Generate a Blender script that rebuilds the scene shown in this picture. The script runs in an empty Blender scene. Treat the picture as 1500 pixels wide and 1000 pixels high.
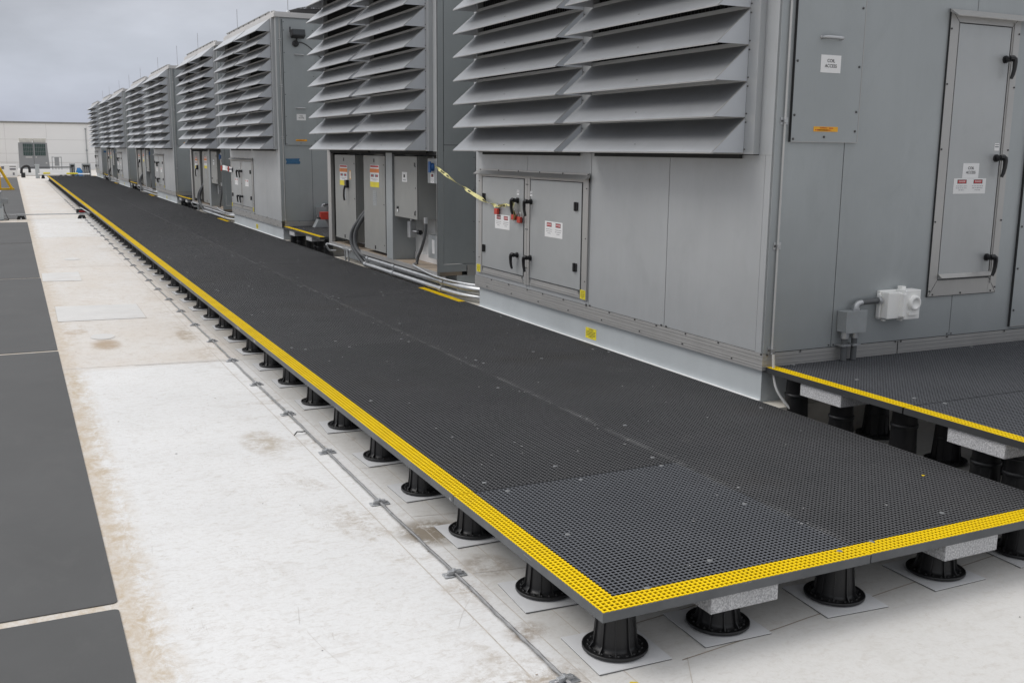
import bpy, math, random
from mathutils import Vector, Matrix
random.seed(7)
PI = math.pi
scene = bpy.context.scene
C = scene.collection
ROOF = -0.245            # roof level; 0 is the top of the walkway
XW = 2.46                # front plane of the unit row

# ------------------------------------------------------------------ materials
class NT:
    def __init__(s, name):
        s.m = bpy.data.materials.new(name); s.m.use_nodes = True
        s.t = s.m.node_tree; s.n = s.t.nodes; s.l = s.t.links
        s.b = s.n['Principled BSDF']
        s._co = None
    def node(s, ty, **k):
        n = s.n.new(ty)
        for a, v in k.items(): setattr(n, a, v)
        return n
    def co(s, world=False):
        tc = s.node('ShaderNodeTexCoord')
        if world: return tc.outputs['Object']
        oi = s.node('ShaderNodeObjectInfo')
        mu = s.node('ShaderNodeVectorMath', operation='SCALE'); mu.inputs[0].default_value = (37, 53, 71)
        s.l.new(oi.outputs['Random'], mu.inputs['Scale'])
        ad = s.node('ShaderNodeVectorMath', operation='ADD')
        s.l.new(tc.outputs['Object'], ad.inputs[0]); s.l.new(mu.outputs[0], ad.inputs[1])
        return ad.outputs[0]
    def mapping(s, co, scale, rot=(0, 0, 0)):
        m = s.node('ShaderNodeMapping'); m.inputs['Scale'].default_value = scale; m.inputs['Rotation'].default_value = rot
        s.l.new(co, m.inputs['Vector']); return m.outputs[0]
    def noise(s, co, scale, detail=4, rough=.55, dist=0):
        n = s.node('ShaderNodeTexNoise'); n.inputs['Scale'].default_value = scale
        n.inputs['Detail'].default_value = detail; n.inputs['Roughness'].default_value = rough
        n.inputs['Distortion'].default_value = dist
        s.l.new(co, n.inputs['Vector']); return n.outputs['Fac']
    def mr(s, v, a, b, c=0., d=1., smooth=False):
        n = s.node('ShaderNodeMapRange')
        if smooth: n.interpolation_type = 'SMOOTHSTEP'
        n.inputs[1].default_value = a; n.inputs[2].default_value = b; n.inputs[3].default_value = c; n.inputs[4].default_value = d
        s.l.new(v, n.inputs[0]); return n.outputs[0]
    def math(s, op, a, b=None):
        n = s.node('ShaderNodeMath', operation=op)
        for i, v in enumerate((a, b)):
            if v is None: continue
            if isinstance(v, (int, float)): n.inputs[i].default_value = v
            else: s.l.new(v, n.inputs[i])
        return n.outputs[0]
    def mix(s, f, a, b):
        n = s.node('ShaderNodeMix', data_type='RGBA')
        if isinstance(f, (int, float)): n.inputs[0].default_value = f
        else: s.l.new(f, n.inputs[0])
        for i, v in ((6, a), (7, b)):
            if isinstance(v, tuple): n.inputs[i].default_value = (*v, 1)
            else: s.l.new(v, n.inputs[i])
        return n.outputs[2]
    def bump(s, h, strength=.2, dist=.002):
        n = s.node('ShaderNodeBump'); n.inputs['Strength'].default_value = strength; n.inputs['Distance'].default_value = dist
        s.l.new(h, n.inputs['Height']); s.l.new(n.outputs[0], s.b.inputs['Normal'])
    def col(s, c):
        if isinstance(c, tuple): s.b.inputs['Base Color'].default_value = (*c, 1)
        else: s.l.new(c, s.b.inputs['Base Color'])
    def set(s, **k):
        for a, v in k.items():
            i = s.b.inputs[a.replace('_', ' ')]
            if isinstance(v, (int, float)): i.default_value = v
            else: s.l.new(v, i)

M = {}
def simple(name, c, rough=.5, metal=0., var=.12, scale=6., bump=0., dirt=None):
    t = NT(name); co = t.co()
    f = t.noise(co, scale, 5, .6)
    f = t.mr(f, .3, .7)
    a = tuple(x*(1-var) for x in c); b = tuple(min(1, x*(1+var)) for x in c)
    k = t.mix(f, a, b)
    if dirt:
        d = t.mr(t.noise(co, scale*.45, 6, .7), .55, .75)
        k = t.mix(t.math('MULTIPLY', d, dirt[1]), k, dirt[0])
    t.col(k); t.set(Roughness=t.mr(f, 0, 1, rough-.05, rough+.06), Metallic=metal)
    if bump: t.bump(t.noise(co, scale*25, 2), bump)
    M[name] = t.m
    return t.m

def sheet_metal(name, c, metal, rough, warm=(.36, .34, .31), amount=.35):
    t = NT(name); co = t.co()
    big = t.mr(t.noise(co, .9, 4, .6), .3, .7)
    streak = t.mr(t.noise(t.mapping(co, (5, 5, .5)), 1.1, 6, .6, .4), .3, .72)
    smear = t.mr(t.noise(t.mapping(co, (1.6, 1.6, 1)), 1.9, 7, .72, .8), .52, .70)
    fine = t.noise(t.mapping(co, (60, 60, 5)), 3, 3, .6)
    spots = t.mr(t.noise(co, 9, 6, .7), .60, .74)
    k = t.mix(big, tuple(x*.91 for x in c), tuple(x*1.07 for x in c))
    k = t.mix(t.math('MULTIPLY', streak, amount), k, tuple(x*.84 for x in c))
    k = t.mix(t.math('MULTIPLY', smear, .22), k, tuple(x*.74 for x in c))
    k = t.mix(t.math('MULTIPLY', spots, .12), k, warm)
    t.col(k)
    t.set(Metallic=metal, Roughness=t.mr(fine, .3, .7, rough-.05, rough+.08))
    t.bump(t.noise(co, 2.2, 2, .5), .35, .02)
    M[name] = t.m

sheet_metal('casing', (.385, .41, .418), .35, .46)  # end-wall copy of the casing metal, its shade put into the colour
sheet_metal('casing_face_lit', (.465, .48, .49), .35, .44, amount=.3)  # same metal on the walkway side, stronger light put into the colour
sheet_metal('hood', (.46, .475, .495), .64, .38, amount=.2)
sheet_metal('cheek_skylit', (.56, .585, .62), .1, .5, amount=.12)  # hood ends made paler and bluer: sky light painted into the colour
sheet_metal('door_skin', (.44, .455, .46), .35, .40, amount=.25)
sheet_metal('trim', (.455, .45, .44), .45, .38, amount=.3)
sheet_metal('curb', (.55, .585, .60), .2, .5, warm=(.45, .42, .36), amount=.3)
sheet_metal('cabinet', (.30, .305, .295), .15, .42, amount=.2)
simple('cap', (.62, .61, .60), .5, .2, .08, 2)
simple('seam', (.03, .032, .033), .8)
simple('screen', (.015, .015, .016), .85)
simple('black_plastic', (.012, .012, .013), .42, 0, .2, 30, .15)
simple('black_rubber', (.02, .02, .02), .75)
simple('handle_black', (.012, .012, .014), .35)
simple('screw', (.10, .10, .10), .5, .5)
simple('galv', (.50, .51, .52), .42, .8, .12, 14)
simple('steel', (.5, .5, .5), .3, .9, .1, 10)
simple('wire', (.30, .30, .30), .5, .6, .2, 20)
simple('flex', (.10, .105, .11), .6, 0, .1, 20)
simple('white_plastic', (.88, .88, .86), .4, 0, .03)
simple('cable_white', (.55, .55, .54), .6, 0, .06)
simple('paper', (.80, .80, .80), .6, 0, .02)
simple('ink', (.03, .03, .035), .7)
simple('ink_soft', (.22, .22, .24), .7)
simple('red', (.50, .02, .025), .5)
simple('red_paint', (.52, .055, .035), .5, 0, .2, 8)
simple('orange', (.75, .22, .03), .5)
simple('sticker_orange', (.85, .42, .02), .5)
simple('sticker_yellow', (.78, .66, .03), .5)
simple('blue', (.02, .10, .30), .5)
simple('blue_tape', (.04, .13, .25), .6, 0, .15, 20)
simple('blue_tarp', (.02, .20, .50), .5, 0, .2, 4)
simple('yellow_rail', (.85, .52, .02), .5, 0, .1, 4)
simple('tape_yellow', (.74, .69, .30), .45, 0, .15, 12)
simple('box_grey', (.34, .36, .37), .45, .2)
simple('wall_white', (.92, .92, .915), .7, 0, .02, .3)
simple('coping', (.28, .28, .27), .6)
simple('chiller_grey', (.30, .31, .32), .5, .1, .05, 1)
simple('chiller_top', (.62, .61, .56), .5)
simple('coil', (.04, .075, .07), .6)
simple('rust_floor', (.34, .28, .22), .75, 0, .25, 4, dirt=((.22, .12, .06), .7))
simple('beige_ledge', (.58, .55, .49), .75, 0, .15, 5, dirt=((.35, .27, .18), .5))
simple('slip_pad', (.66, .665, .675), .6, 0, .06, 6)
simple('pad_edge', (.05, .05, .05), .8)
simple('inner_grey', (.56, .57, .57), .5, .1)
simple('flood_black', (.03, .03, .032), .45)
simple('glass_dark', (.03, .035, .04), .15)
simple('dust_dot', (.19, .195, .2), .7)
simple('grating_side_shade', (.016, .017, .019), .75)  # bar sides near black: shade inside the holes painted in
simple('yellow_side', (.30, .20, .01), .6)

def m_speckle():
    t = NT('granite'); co = t.co()
    f = t.mr(t.noise(co, 130, 3, .8), .38, .62)
    g = t.mr(t.noise(co, 8, 3), .3, .7)
    t.col(t.mix(f, (.30, .30, .31), t.mix(g, (.60, .60, .61), (.70, .70, .70)))); t.set(Roughness=.85)
    t.bump(f, .5, .003); M['granite'] = t.m
m_speckle()

def m_grating(name, c0, c1, brown):
    t = NT(name); co = t.co(True)
    geo = t.node('ShaderNodeNewGeometry'); wp = geo.outputs['Position']
    sx = t.node('ShaderNodeSeparateXYZ'); t.l.new(wp, sx.inputs[0])
    n1 = t.mr(t.noise(wp, 1.7, 5, .65), .3, .7)
    n2 = t.noise(wp, 260, 2, .7)
    k = t.mix(n1, c0, c1)
    oi = t.node('ShaderNodeObjectInfo'); pv = t.mr(oi.outputs['Random'], 0, 1, 0, .32); k = t.mix(pv, k, tuple(x*.55 for x in c0))
    k = t.mix(t.mr(n2, .35, .75, 0, .5), k, tuple(x*1.55 for x in c1))
    # trodden dust along the joint between the two rows, and scattered dry smears
    dx = t.math('ABSOLUTE', t.math('SUBTRACT', sx.outputs[0], 1.225))
    d = t.mr(dx, .0, .035, 1, 0)
    d = t.math('MULTIPLY', d, t.mr(t.noise(wp, 3.2, 5, .7), .42, .62))
    s1 = t.mr(t.noise(t.mapping(wp, (1, .35, 1)), 5.5, 6, .75), .62, .76)
    k = t.mix(t.math('MULTIPLY', d, .55), k, (.30, .30, .30))
    k = t.mix(t.math('MULTIPLY', s1, .35), k, (.20, .195, .185))
    s2 = t.mr(t.noise(wp, .8, 4, .6), .55, .75)
    k = t.mix(t.math('MULTIPLY', s2, .5), k, brown)
    t.col(k); t.set(Roughness=.72); t.b.inputs['Specular IOR Level'].default_value = .35
    M[name] = t.m
m_grating('grating', (.066, .067, .070), (.100, .100, .104), (.078, .070, .062))
m_grating('grating_new', (.088, .093, .103), (.118, .123, .135), (.088, .086, .088))
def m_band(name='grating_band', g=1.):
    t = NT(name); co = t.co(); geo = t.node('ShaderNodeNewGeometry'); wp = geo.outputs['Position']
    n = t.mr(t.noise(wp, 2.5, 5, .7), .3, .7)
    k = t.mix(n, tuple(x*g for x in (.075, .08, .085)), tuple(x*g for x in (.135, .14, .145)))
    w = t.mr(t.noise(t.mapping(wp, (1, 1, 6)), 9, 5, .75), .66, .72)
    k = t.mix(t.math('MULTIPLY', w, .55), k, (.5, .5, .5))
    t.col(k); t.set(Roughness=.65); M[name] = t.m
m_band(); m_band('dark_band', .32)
def m_yellow():
    t = NT('yellow_paint'); geo = t.node('ShaderNodeNewGeometry'); wp = geo.outputs['Position']
    n = t.mr(t.noise(wp, 3.5, 5, .7), .3, .7)
    k = t.mix(n, (.84, .57, .002), (.93, .65, .002))
    w = t.mr(t.noise(wp, 34, 5, .8), .62, .70)
    k = t.mix(t.math('MULTIPLY', w, .75), k, (.22, .17, .06))
    w2 = t.mr(t.noise(wp, 1.3, 6, .75), .50, .72)
    k = t.mix(t.math('MULTIPLY', w2, .30), k, (.50, .38, .04))
    t.col(k); t.set(Roughness=.6); t.b.inputs['Specular IOR Level'].default_value = .2; M['yellow_paint'] = t.m
m_yellow()

def m_pads():
    t = NT('walk_pad'); geo = t.node('ShaderNodeNewGeometry'); wp = geo.outputs['Position']
    a = t.mr(t.noise(wp, 1.1, 5, .6), .3, .7); b = t.noise(wp, 320, 2, .7)
    k = t.mix(a, (.070, .071, .071), (.088, .089, .089))
    k = t.mix(t.mr(b, .3, .8, 0, .5), k, (.12, .12, .12))
    c_ = t.mr(t.noise(t.mapping(wp, (1, .5, 1)), 3.2, 8, .75, .5), .52, .72)
    k = t.mix(t.math('MULTIPLY', c_, .28), k, (.135, .132, .128))
    e_ = t.mr(t.noise(wp, 90, 3, .8), .68, .74)
    k = t.mix(t.math('MULTIPLY', e_, .35), k, (.2, .19, .18))
    dot = t.mr(t.noise(wp, 22, 5, .8), .73, .76)
    k = t.mix(t.math('MULTIPLY', dot, .35), k, (.4, .38, .34))
    t.col(k); t.set(Roughness=.85); t.bump(b, .4, .002); M['walk_pad'] = t.m
m_pads()

def m_roof():
    t = NT('roof_membrane'); geo = t.node('ShaderNodeNewGeometry'); wp = geo.outputs['Position']
    s = t.node('ShaderNodeSeparateXYZ'); t.l.new(wp, s.inputs[0]); X, Y = s.outputs[0], s.outputs[1]
    big = t.mr(t.noise(wp, .7, 5, .6), .3, .7)
    mid = t.noise(wp, 4.2, 7, .72, .6)
    fine = t.noise(wp, 45, 4, .7)
    k = t.mix(big, (.69, .688, .68), (.765, .763, .755))
    # grey scuffing
    sc = t.mr(mid, .55, .72)
    k = t.mix(t.math('MULTIPLY', sc, .35), k, (.50, .47, .43))
    fm = t.mr(t.noise(t.mapping(wp, (1, 1.8, 1)), 17, 8, .8, .8), .50, .66)
    k = t.mix(t.math('MULTIPLY', fm, .55), k, (.50, .46, .41))
    fs = t.mr(t.noise(wp, 70, 5, .85), .62, .70)
    k = t.mix(t.math('MULTIPLY', fs, .45), k, (.38, .34, .30))
    k = t.mix(t.mr(fine, .45, .75, 0, .22), k, (.45, .43, .40))
    # hair scratches in three directions
    for i, (rot, seed, am) in enumerate(((.3, 2.1, .30), (1.35, 5.3, .26), (2.3, 9.7, .22))):
        mp = t.mapping(wp, (9, 1.3, 1), (0, 0, rot)); 
        nn = t.noise(mp, 1.5+seed*.1, 3, .6, 1.2)
        line = t.mr(t.math('ABSOLUTE', t.math('SUBTRACT', nn, .5)), 0, .006, 1, 0)
        msk = t.mr(t.noise(wp, 1.6+seed*.2, 3, .6), .52, .62)
        k = t.mix(t.math('MULTIPLY', t.math('MULTIPLY', line, msk), am), k, (.25, .21, .17))
    def band(v, c, w0, w1):
        return t.mr(t.math('ABSOLUTE', t.math('SUBTRACT', v, c)), w0, w1, 1, 0, True)
    # brown water stains: beside the walk pads, beside the cable, and over the far sheets
    st = t.mr(t.noise(t.mapping(wp, (1, .55, 1)), 13, 10, .82, .4), .42, .60)
    b1 = t.math('MAXIMUM', band(X, -1.43, .04, .21), t.math('MULTIPLY', t.mr(X, -1.44, -1.43, 1, 0), .8))
    k = t.mix(t.math('MULTIPLY', t.math('MULTIPLY', b1, st), .9), k, (.47, .365, .235))
    b0 = t.math('MAXIMUM', band(X, -1.43, .02, .10), t.math('MULTIPLY', t.mr(X, -1.44, -1.43, 1, 0), .75)); k = t.mix(t.math('MULTIPLY', b0, .45), k, (.50, .41, .30))
    st2 = t.math('MULTIPLY', t.mr(t.noise(wp, 2.1, 4, .6), .48, .62), t.mr(t.noise(wp, 16, 9, .82, .4), .44, .60))
    b2 = band(X, -.22, .03, .34)
    k = t.mix(t.math('MULTIPLY', t.math('MULTIPLY', b2, st2), .9), k, (.38, .32, .25))
    far = t.mr(Y, 5.9, 6.1)
    white = band(Y, 22.5, 2.9, 3.0)
    white2 = band(Y, 9.15, .57, .575)
    farf = t.math('MULTIPLY', far, t.math('SUBTRACT', 1, t.math('MULTIPLY', white, .75)))
    st3 = t.mr(t.noise(t.mapping(wp, (1, .4, 1)), 1.7, 7, .7), .30, .70)
    k = t.mix(t.math('MULTIPLY', farf, t.mr(st3, 0, 1, .25, .75)), k, (.60, .53, .45))
    st5 = t.mr(t.noise(t.mapping(wp, (1.2, .8, 1)), 9, 9, .82), .50, .64)
    k = t.mix(t.math('MULTIPLY', t.math('MULTIPLY', far, st5), .4), k, (.44, .36, .27))
    st4 = t.mr(t.noise(t.mapping(wp, (1, .25, 1)), 2.6, 8, .75), .62, .72)
    k = t.mix(t.math('MULTIPLY', t.math('MULTIPLY', far, st4), .55), k, (.45, .34, .24))
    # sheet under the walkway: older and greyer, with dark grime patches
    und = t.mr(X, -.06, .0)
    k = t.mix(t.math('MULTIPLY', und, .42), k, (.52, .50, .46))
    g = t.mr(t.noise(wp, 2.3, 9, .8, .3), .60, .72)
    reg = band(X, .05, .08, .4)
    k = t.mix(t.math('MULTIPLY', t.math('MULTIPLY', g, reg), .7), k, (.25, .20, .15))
    def spot(cx, cy, rx, ry, c, amt, lo=.40, hi=.58):
        e_ = t.math('ADD', t.math('POWER', t.math('DIVIDE', t.math('SUBTRACT', X, cx), rx), 2), t.math('POWER', t.math('DIVIDE', t.math('SUBTRACT', Y, cy), ry), 2))
        f_ = t.math('MULTIPLY', t.mr(e_, .1, 1, 1, 0, True), t.mr(t.noise(wp, 9, 8, .8), lo, hi))
        return t.mix(t.math('MULTIPLY', f_, amt), k, c)
    k = spot(-.03, 1.52, .20, .22, (.20, .16, .11), .9, .36, .5)
    k = spot(.05, 1.05, .14, .16, (.24, .19, .14), .7)
    k = spot(-.42, 3.35, .16, .35, (.36, .29, .20), .7)
    k = spot(-1.03, 7.12, .16, .34, (.36, .25, .14), .8, .3, .5)
    k = spot(-1.25, 7.9, .14, .2, (.40, .29, .18), .7)
    k = spot(-.3, 7.3, .10, .5, (.32, .24, .15), .8)
    k = spot(-.07, .42, .12, .10, (.28, .22, .16), .8)
    k = spot(2.2, -.15, .25, .10, (.36, .29, .20), .6)
    dk = t.mr(t.noise(wp, 13, 5, .8), .74, .77)
    k = t.mix(t.math('MULTIPLY', dk, .6), k, (.20, .18, .16))
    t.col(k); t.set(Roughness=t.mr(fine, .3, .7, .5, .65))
    t.bump(t.math('ADD', fine, t.math('MULTIPLY', mid, 1.5)), .25, .004)
    M['roof_membrane'] = t.m
m_roof()
simple('membrane_patch', (.63, .62, .60), .6, 0, .06, 4, dirt=((.50, .43, .35), .5))
simple('seam_dirt', (.30, .25, .20), .8, 0, .3, 10)
simple('seam_soft', (.50, .46, .41), .8, 0, .2, 10)
simple('scuff_white', (.30, .30, .30), .7)
simple('scratch', (.52, .49, .45), .8)
simple('yellow_spot', (.80, .60, .03), .6)

# ------------------------------------------------------------------ mesh builder
class MB:
    def __init__(s): s.v = []; s.f = []; s.m = []; s.sm = []; s.xf = None
    def add(s, vs, fs, mat, smooth=False):
        o = len(s.v)
        s.v += [s.xf(*p) if s.xf else tuple(p) for p in vs]
        for f in fs: s.f.append([o+i for i in f]); s.m.append(mat); s.sm.append(smooth)
        return s
    def box(s, x0, y0, z0, x1, y1, z1, mat):
        if x0 > x1: x0, x1 = x1, x0
        if y0 > y1: y0, y1 = y1, y0
        if z0 > z1: z0, z1 = z1, z0
        vs = [(x, y, z) for z in (z0, z1) for y in (y0, y1) for x in (x0, x1)]
        return s.add(vs, [(0, 2, 3, 1), (4, 5, 7, 6), (0, 1, 5, 4), (2, 6, 7, 3), (0, 4, 6, 2), (1, 3, 7, 5)], mat)
    def quad(s, a, b, c, d, mat): return s.add([a, b, c, d], [(0, 1, 2, 3)], mat)
    def prism(s, poly, axis, a, b, mat):
        """extrude a 2D polygon along an axis: axis 'y' -> poly is (x,z); 'x' -> (y,z); 'z' -> (x,y)"""
        def mk(p, t): return {'y': (p[0], t, p[1]), 'x': (t, p[0], p[1]), 'z': (p[0], p[1], t)}[axis]
        n = len(poly)
        vs = [mk(p, a) for p in poly]+[mk(p, b) for p in poly]
        fs = [list(range(n))[::-1], list(range(n, 2*n))]+[(i, (i+1) % n, n+(i+1) % n, n+i) for i in range(n)]
        return s.add(vs, fs, mat)
    def tube(s, pts, r, mat, seg=8, caps=True):
        pts = [Vector(p) for p in pts]; n = len(pts)
        rs = r if isinstance(r, (list, tuple)) else [r]*n
        vs = []; up = Vector((0, 0, 1))
        for i, p in enumerate(pts):
            d = (pts[min(i+1, n-1)]-pts[max(i-1, 0)]).normalized()
            if abs(d.dot(up)) > .98: up = Vector((1, 0, 0)) if abs(d.x) < .9 else Vector((0, 1, 0))
            a = d.cross(up).normalized(); b = a.cross(d).normalized(); up = b
            for k in range(seg):
                t = 2*PI*k/seg; vs.append(tuple(p+(a*math.cos(t)+b*math.sin(t))*rs[i]))
        fs = [(i*seg+k, i*seg+(k+1) % seg, (i+1)*seg+(k+1) % seg, (i+1)*seg+k) for i in range(n-1) for k in range(seg)]
        s.add(vs, fs, mat, True)
        if caps: s.add(vs[:seg], [list(range(seg))], mat); s.add(vs[-seg:], [list(range(seg))[::-1]], mat)
        return s
    def lathe(s, prof, c, mat, seg=24, axis='z', smooth=True):
        vs = []
        for (r, h) in prof:
            for k in range(seg):
                t = 2*PI*k/seg; a, b = r*math.cos(t), r*math.sin(t)
                vs.append({'z': (c[0]+a, c[1]+b, c[2]+h), 'y': (c[0]+a, c[1]+h, c[2]+b), 'x': (c[0]+h, c[1]+a, c[2]+b)}[axis])
        n = len(prof)
        return s.add(vs, [(i*seg+k, i*seg+(k+1) % seg, (i+1)*seg+(k+1) % seg, (i+1)*seg+k) for i in range(n-1) for k in range(seg)], mat, smooth)
    def build(s, name, parent=None, bevel=0):
        me = bpy.data.meshes.new(name); me.from_pydata(s.v, [], s.f)
        names = []
        for m in s.m:
            if m not in names: names.append(m)
        for m in names: me.materials.append(M[m])
        ix = {m: i for i, m in enumerate(names)}
        me.polygons.foreach_set('material_index', [ix[m] for m in s.m])
        me.polygons.foreach_set('use_smooth', s.sm)
        me.update()
        import bmesh
        bm = bmesh.new(); bm.from_mesh(me); bmesh.ops.recalc_face_normals(bm, faces=bm.faces); bm.to_mesh(me); bm.free()
        o = bpy.data.objects.new(name, me); C.objects.link(o)
        if parent: o.parent = parent
        if bevel:
            b = o.modifiers.new('bevel', 'BEVEL'); b.width = bevel; b.segments = 2; b.limit_method = 'ANGLE'
        return o

def tag(o, label, cat, group=None, kind=None):
    if label: o['label'] = label
    if cat: o['category'] = cat
    if group: o['group'] = group
    if kind: o['kind'] = kind
    return o
def thing(name, label, cat, loc=(0, 0, 0), group=None):
    o = bpy.data.objects.new(name, None); C.objects.link(o); o.location = loc
    o.empty_display_size = .1
    return tag(o, label, cat, group)
def struct(o): o['kind'] = 'structure'; return o
def children(o): return [x for x in list(C.objects) if x.parent == o]
def copy_tree(o, parent=None):
    c = o.copy(); C.objects.link(c); c.parent = parent
    for ch in kids.get(o.name, ()): copy_tree(ch, c)
    return c
kids = {}
def index_kids():
    kids.clear()
    for o in C.objects:
        if o.parent: kids.setdefault(o.parent.name, []).append(o)

_tc = {}
def text_geo(body):
    if body not in _tc:
        cu = bpy.data.curves.new('t', 'FONT'); cu.body = body; cu.size = 1; cu.align_x = 'CENTER'; cu.align_y = 'CENTER'; cu.offset = .012
        ob = bpy.data.objects.new('t', cu); C.objects.link(ob)
        dg = bpy.context.evaluated_depsgraph_get(); me = bpy.data.meshes.new_from_object(ob.evaluated_get(dg))
        _tc[body] = ([tuple(v.co) for v in me.vertices], [tuple(p.vertices) for p in me.polygons])
        bpy.data.objects.remove(ob); bpy.data.curves.remove(cu); bpy.data.meshes.remove(me)
    return _tc[body]
def face_front(x, y, z):          # local (u right, v up, w out) on a wall that faces -x
    return lambda u, v, w: (x-w, y-u, z+v)
def face_end(x, y, z):            # ... on a wall that faces -y
    return lambda u, v, w: (x+u, y-w, z+v)
def sign(mb, xf, w, h, items, base='paper', th=.0015):
    mb.xf = xf
    mb.box(-w/2, -h/2, 0, w/2, h/2, th, base)
    for it in items:
        if it[0] == 'r':
            _, u0, v0, u1, v1, m = it[:6]; lv = it[6] if len(it) > 6 else 1
            mb.box(u0*w, v0*h, th, u1*w, v1*h, th+.0004*lv, m)
        else:
            _, s, u, v, sz, m = it[:6]; vs, fs = text_geo(s)
            mb.add([(u*w+a[0]*sz*h, v*h+a[1]*sz*h, th+.0011) for a in vs], fs, m)
    mb.xf = None
COIL = [('t', 'COIL', 0, .17, .26, 'ink'), ('t', 'ACCESS', 0, -.12, .26, 'ink')]
def lines(u0, u1, v0, n, dv, m='ink_soft', t=.035):
    r = []
    for i in range(n):
        u = u0
        uu1 = u1 if i < n-1 else u0+(u1-u0)*.5
        off = 0 if i < n-1 else (u1-u0)*.25
        while u < uu1-.01:
            w = random.uniform(.03, .075); r.append(('r', u+off, v0-i*dv-t/2, min(u+w, uu1)+off, v0-i*dv+t/2, m)); u += w+.018
    return r
DANGER = []
for c in (-.25, .25):
    DANGER += [('r', c-.14, .16, c+.14, .42, 'ink', 1), ('r', c-.125, .19, c+.125, .39, 'red', 2), ('t', 'DANGER', c, .29, .15, 'paper')]
    DANGER += lines(c-.17, c+.17, .0, 3, .13)

def handle(mb, xf, sc=1.):
    mb.xf = xf
    mb.tube([(0, 0, 0), (0, 0, .012)], .026*sc, 'handle_black', 12)
    mb.tube([(0, 0, .012), (0, 0, .05)], .018*sc, 'handle_black', 12)
    mb.tube([(.012, .006, .048), (-.012, .008, .053), (-.026, -.002, .056), (-.032, -.022, .056), (-.033, -.065, .054), (-.029, -.100, .050), (-.020, -.128, .046)],
            [.016, .018, .018, .016, .014, .013, .010], 'handle_black', 10)
    mb.xf = None
def flip(xf): return lambda u, v, w: xf(-u, v, w)

# ------------------------------------------------------------------ pedestals
_pc = {}
def pedestal_mesh(h):
    key = round(h, 3)
    if key in _pc: return _pc[key]
    b = MB(); m = 'black_plastic'
    b.lathe([(.0, .004), (.118, .004), (.122, .008), (.122, .016), (.117, .018), (.113, .013), (.080, .015), (.077, .03), (.067, h-.035), (.070, h-.03), (.070, h-.022), (.060, h-.022), (.060, h-.008), (.068, h-.008), (.068, h), (0, h)], (0, 0, 0), m, 32)
    if h > .3:
        for zz in (h*.36, h*.70):
            b.lathe([(.070, zz-.012), (.0755, zz-.008), (.0755, zz+.008), (.070, zz+.012)], (0, 0, 0), m, 32)
    for k in range(10):
        t = 2*PI*k/10+.2; ca, sa = math.cos(t), math.sin(t); w = .0022
        def P(r, z, s): return (ca*r-sa*w*s, sa*r+ca*w*s, z)
        q = [(.072, .014), (.101, .014), (.085, .034), (.0805, .07), (.0745, min(h*.68, .17)), (.0705, min(h-.04, .21)), (.062, min(h-.04, .21))]
        n = len(q); vs = [P(r, z, -1) for r, z in q]+[P(r, z, 1) for r, z in q]
        b.add(vs, [list(range(n))[::-1], list(range(n, 2*n))]+[(i, (i+1) % n, n+(i+1) % n, n+i) for i in range(n)], m)
    for k in range(20):
        t = 2*PI*k/20; b.lathe([(.006, .013), (.006, .018), (.003, .019)], (.098*math.cos(t), .098*math.sin(t), 0), m, 6)
    o = b.build('deck_pedestal'); me = o.data; bpy.data.objects.remove(o)
    _pc[key] = me
    return me
pb = MB(); pb.box(-.148, -.148, 0, .148, .148, .0022, 'pad_edge'); pb.box(-.1482, -.1482, .0022, .1482, .1482, .0048, 'slip_pad')
_o = pb.build('slip_pad'); PADMESH = _o.data; bpy.data.objects.remove(_o)
ORD = ['first', 'second', 'third', 'fourth', 'fifth', 'sixth', 'seventh', 'eighth', 'ninth', 'tenth', '11th', '12th', '13th', '14th', '15th', '16th', '17th', '18th', '19th', '20th']
def ordn(i):
    if i < 20: return ORD[i]
    n = i+1; return '%d%s' % (n, {1: 'st', 2: 'nd', 3: 'rd'}.get(n % 10, 'th') if n % 100 not in (11, 12, 13) else 'th')
def pedestal(x, y, top, lab, padlab, group, pgroup):
    h = top-ROOF-.007
    o = bpy.data.objects.new('deck_pedestal', pedestal_mesh(h)); C.objects.link(o)
    o.location = (x, y, ROOF+.0065); o.rotation_euler = (0, 0, random.uniform(0, 1.2))
    tag(o, lab, 'pedestal', group)
    if padlab:
        p = bpy.data.objects.new('slip_pad', PADMESH); C.objects.link(p)
        p.location = (x+random.uniform(-.012, .012), y+random.uniform(-.02, .01), ROOF+.0018); p.rotation_euler = (0, 0, random.uniform(-.09, .06))
        tag(p, padlab, 'pad', pgroup)
    return o
UND = -.037
measured = [.163, .712, 1.434, 2.094, 2.749, 3.50, 4.184, 4.895, 5.565, 6.271, 6.93]
ys = list(measured)
while ys[-1] < 57.5: ys.append(ys[-1]+.69)
for i, y in enumerate(ys):
    pedestal(.155, y, UND, 'black pedestal under the yellow walkway edge, %s back from the near corner' % ordn(i),
             'pale square slip sheet under the %s pedestal of the yellow walkway edge' % ordn(i), 'pedestals under the yellow walkway edge', 'slip sheets under the walkway pedestals')
for j, (x, blk) in enumerate(((.62, 1), (1.21, 0), (1.79, 1), (2.33, 0))):
    pedestal(x, .165, UND-(.072 if blk else 0), 'black pedestal under the walkway front end, %s to the right of the corner one' % ORD[j],
             'pale slip sheet below the %s front pedestal right of the corner one' % ORD[j], 'pedestals under the walkway front', 'slip sheets under the front pedestals')
for i, y in enumerate(measured[1:7]):
    for j, x in enumerate((1.21, 2.33)):
        pedestal(x, y, UND, 'black pedestal in shade under the walkway, %s row back, %s' % (ORD[i], ('middle', 'right side')[j]),
                 None, 'pedestals deep under the walkway', None)
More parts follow.
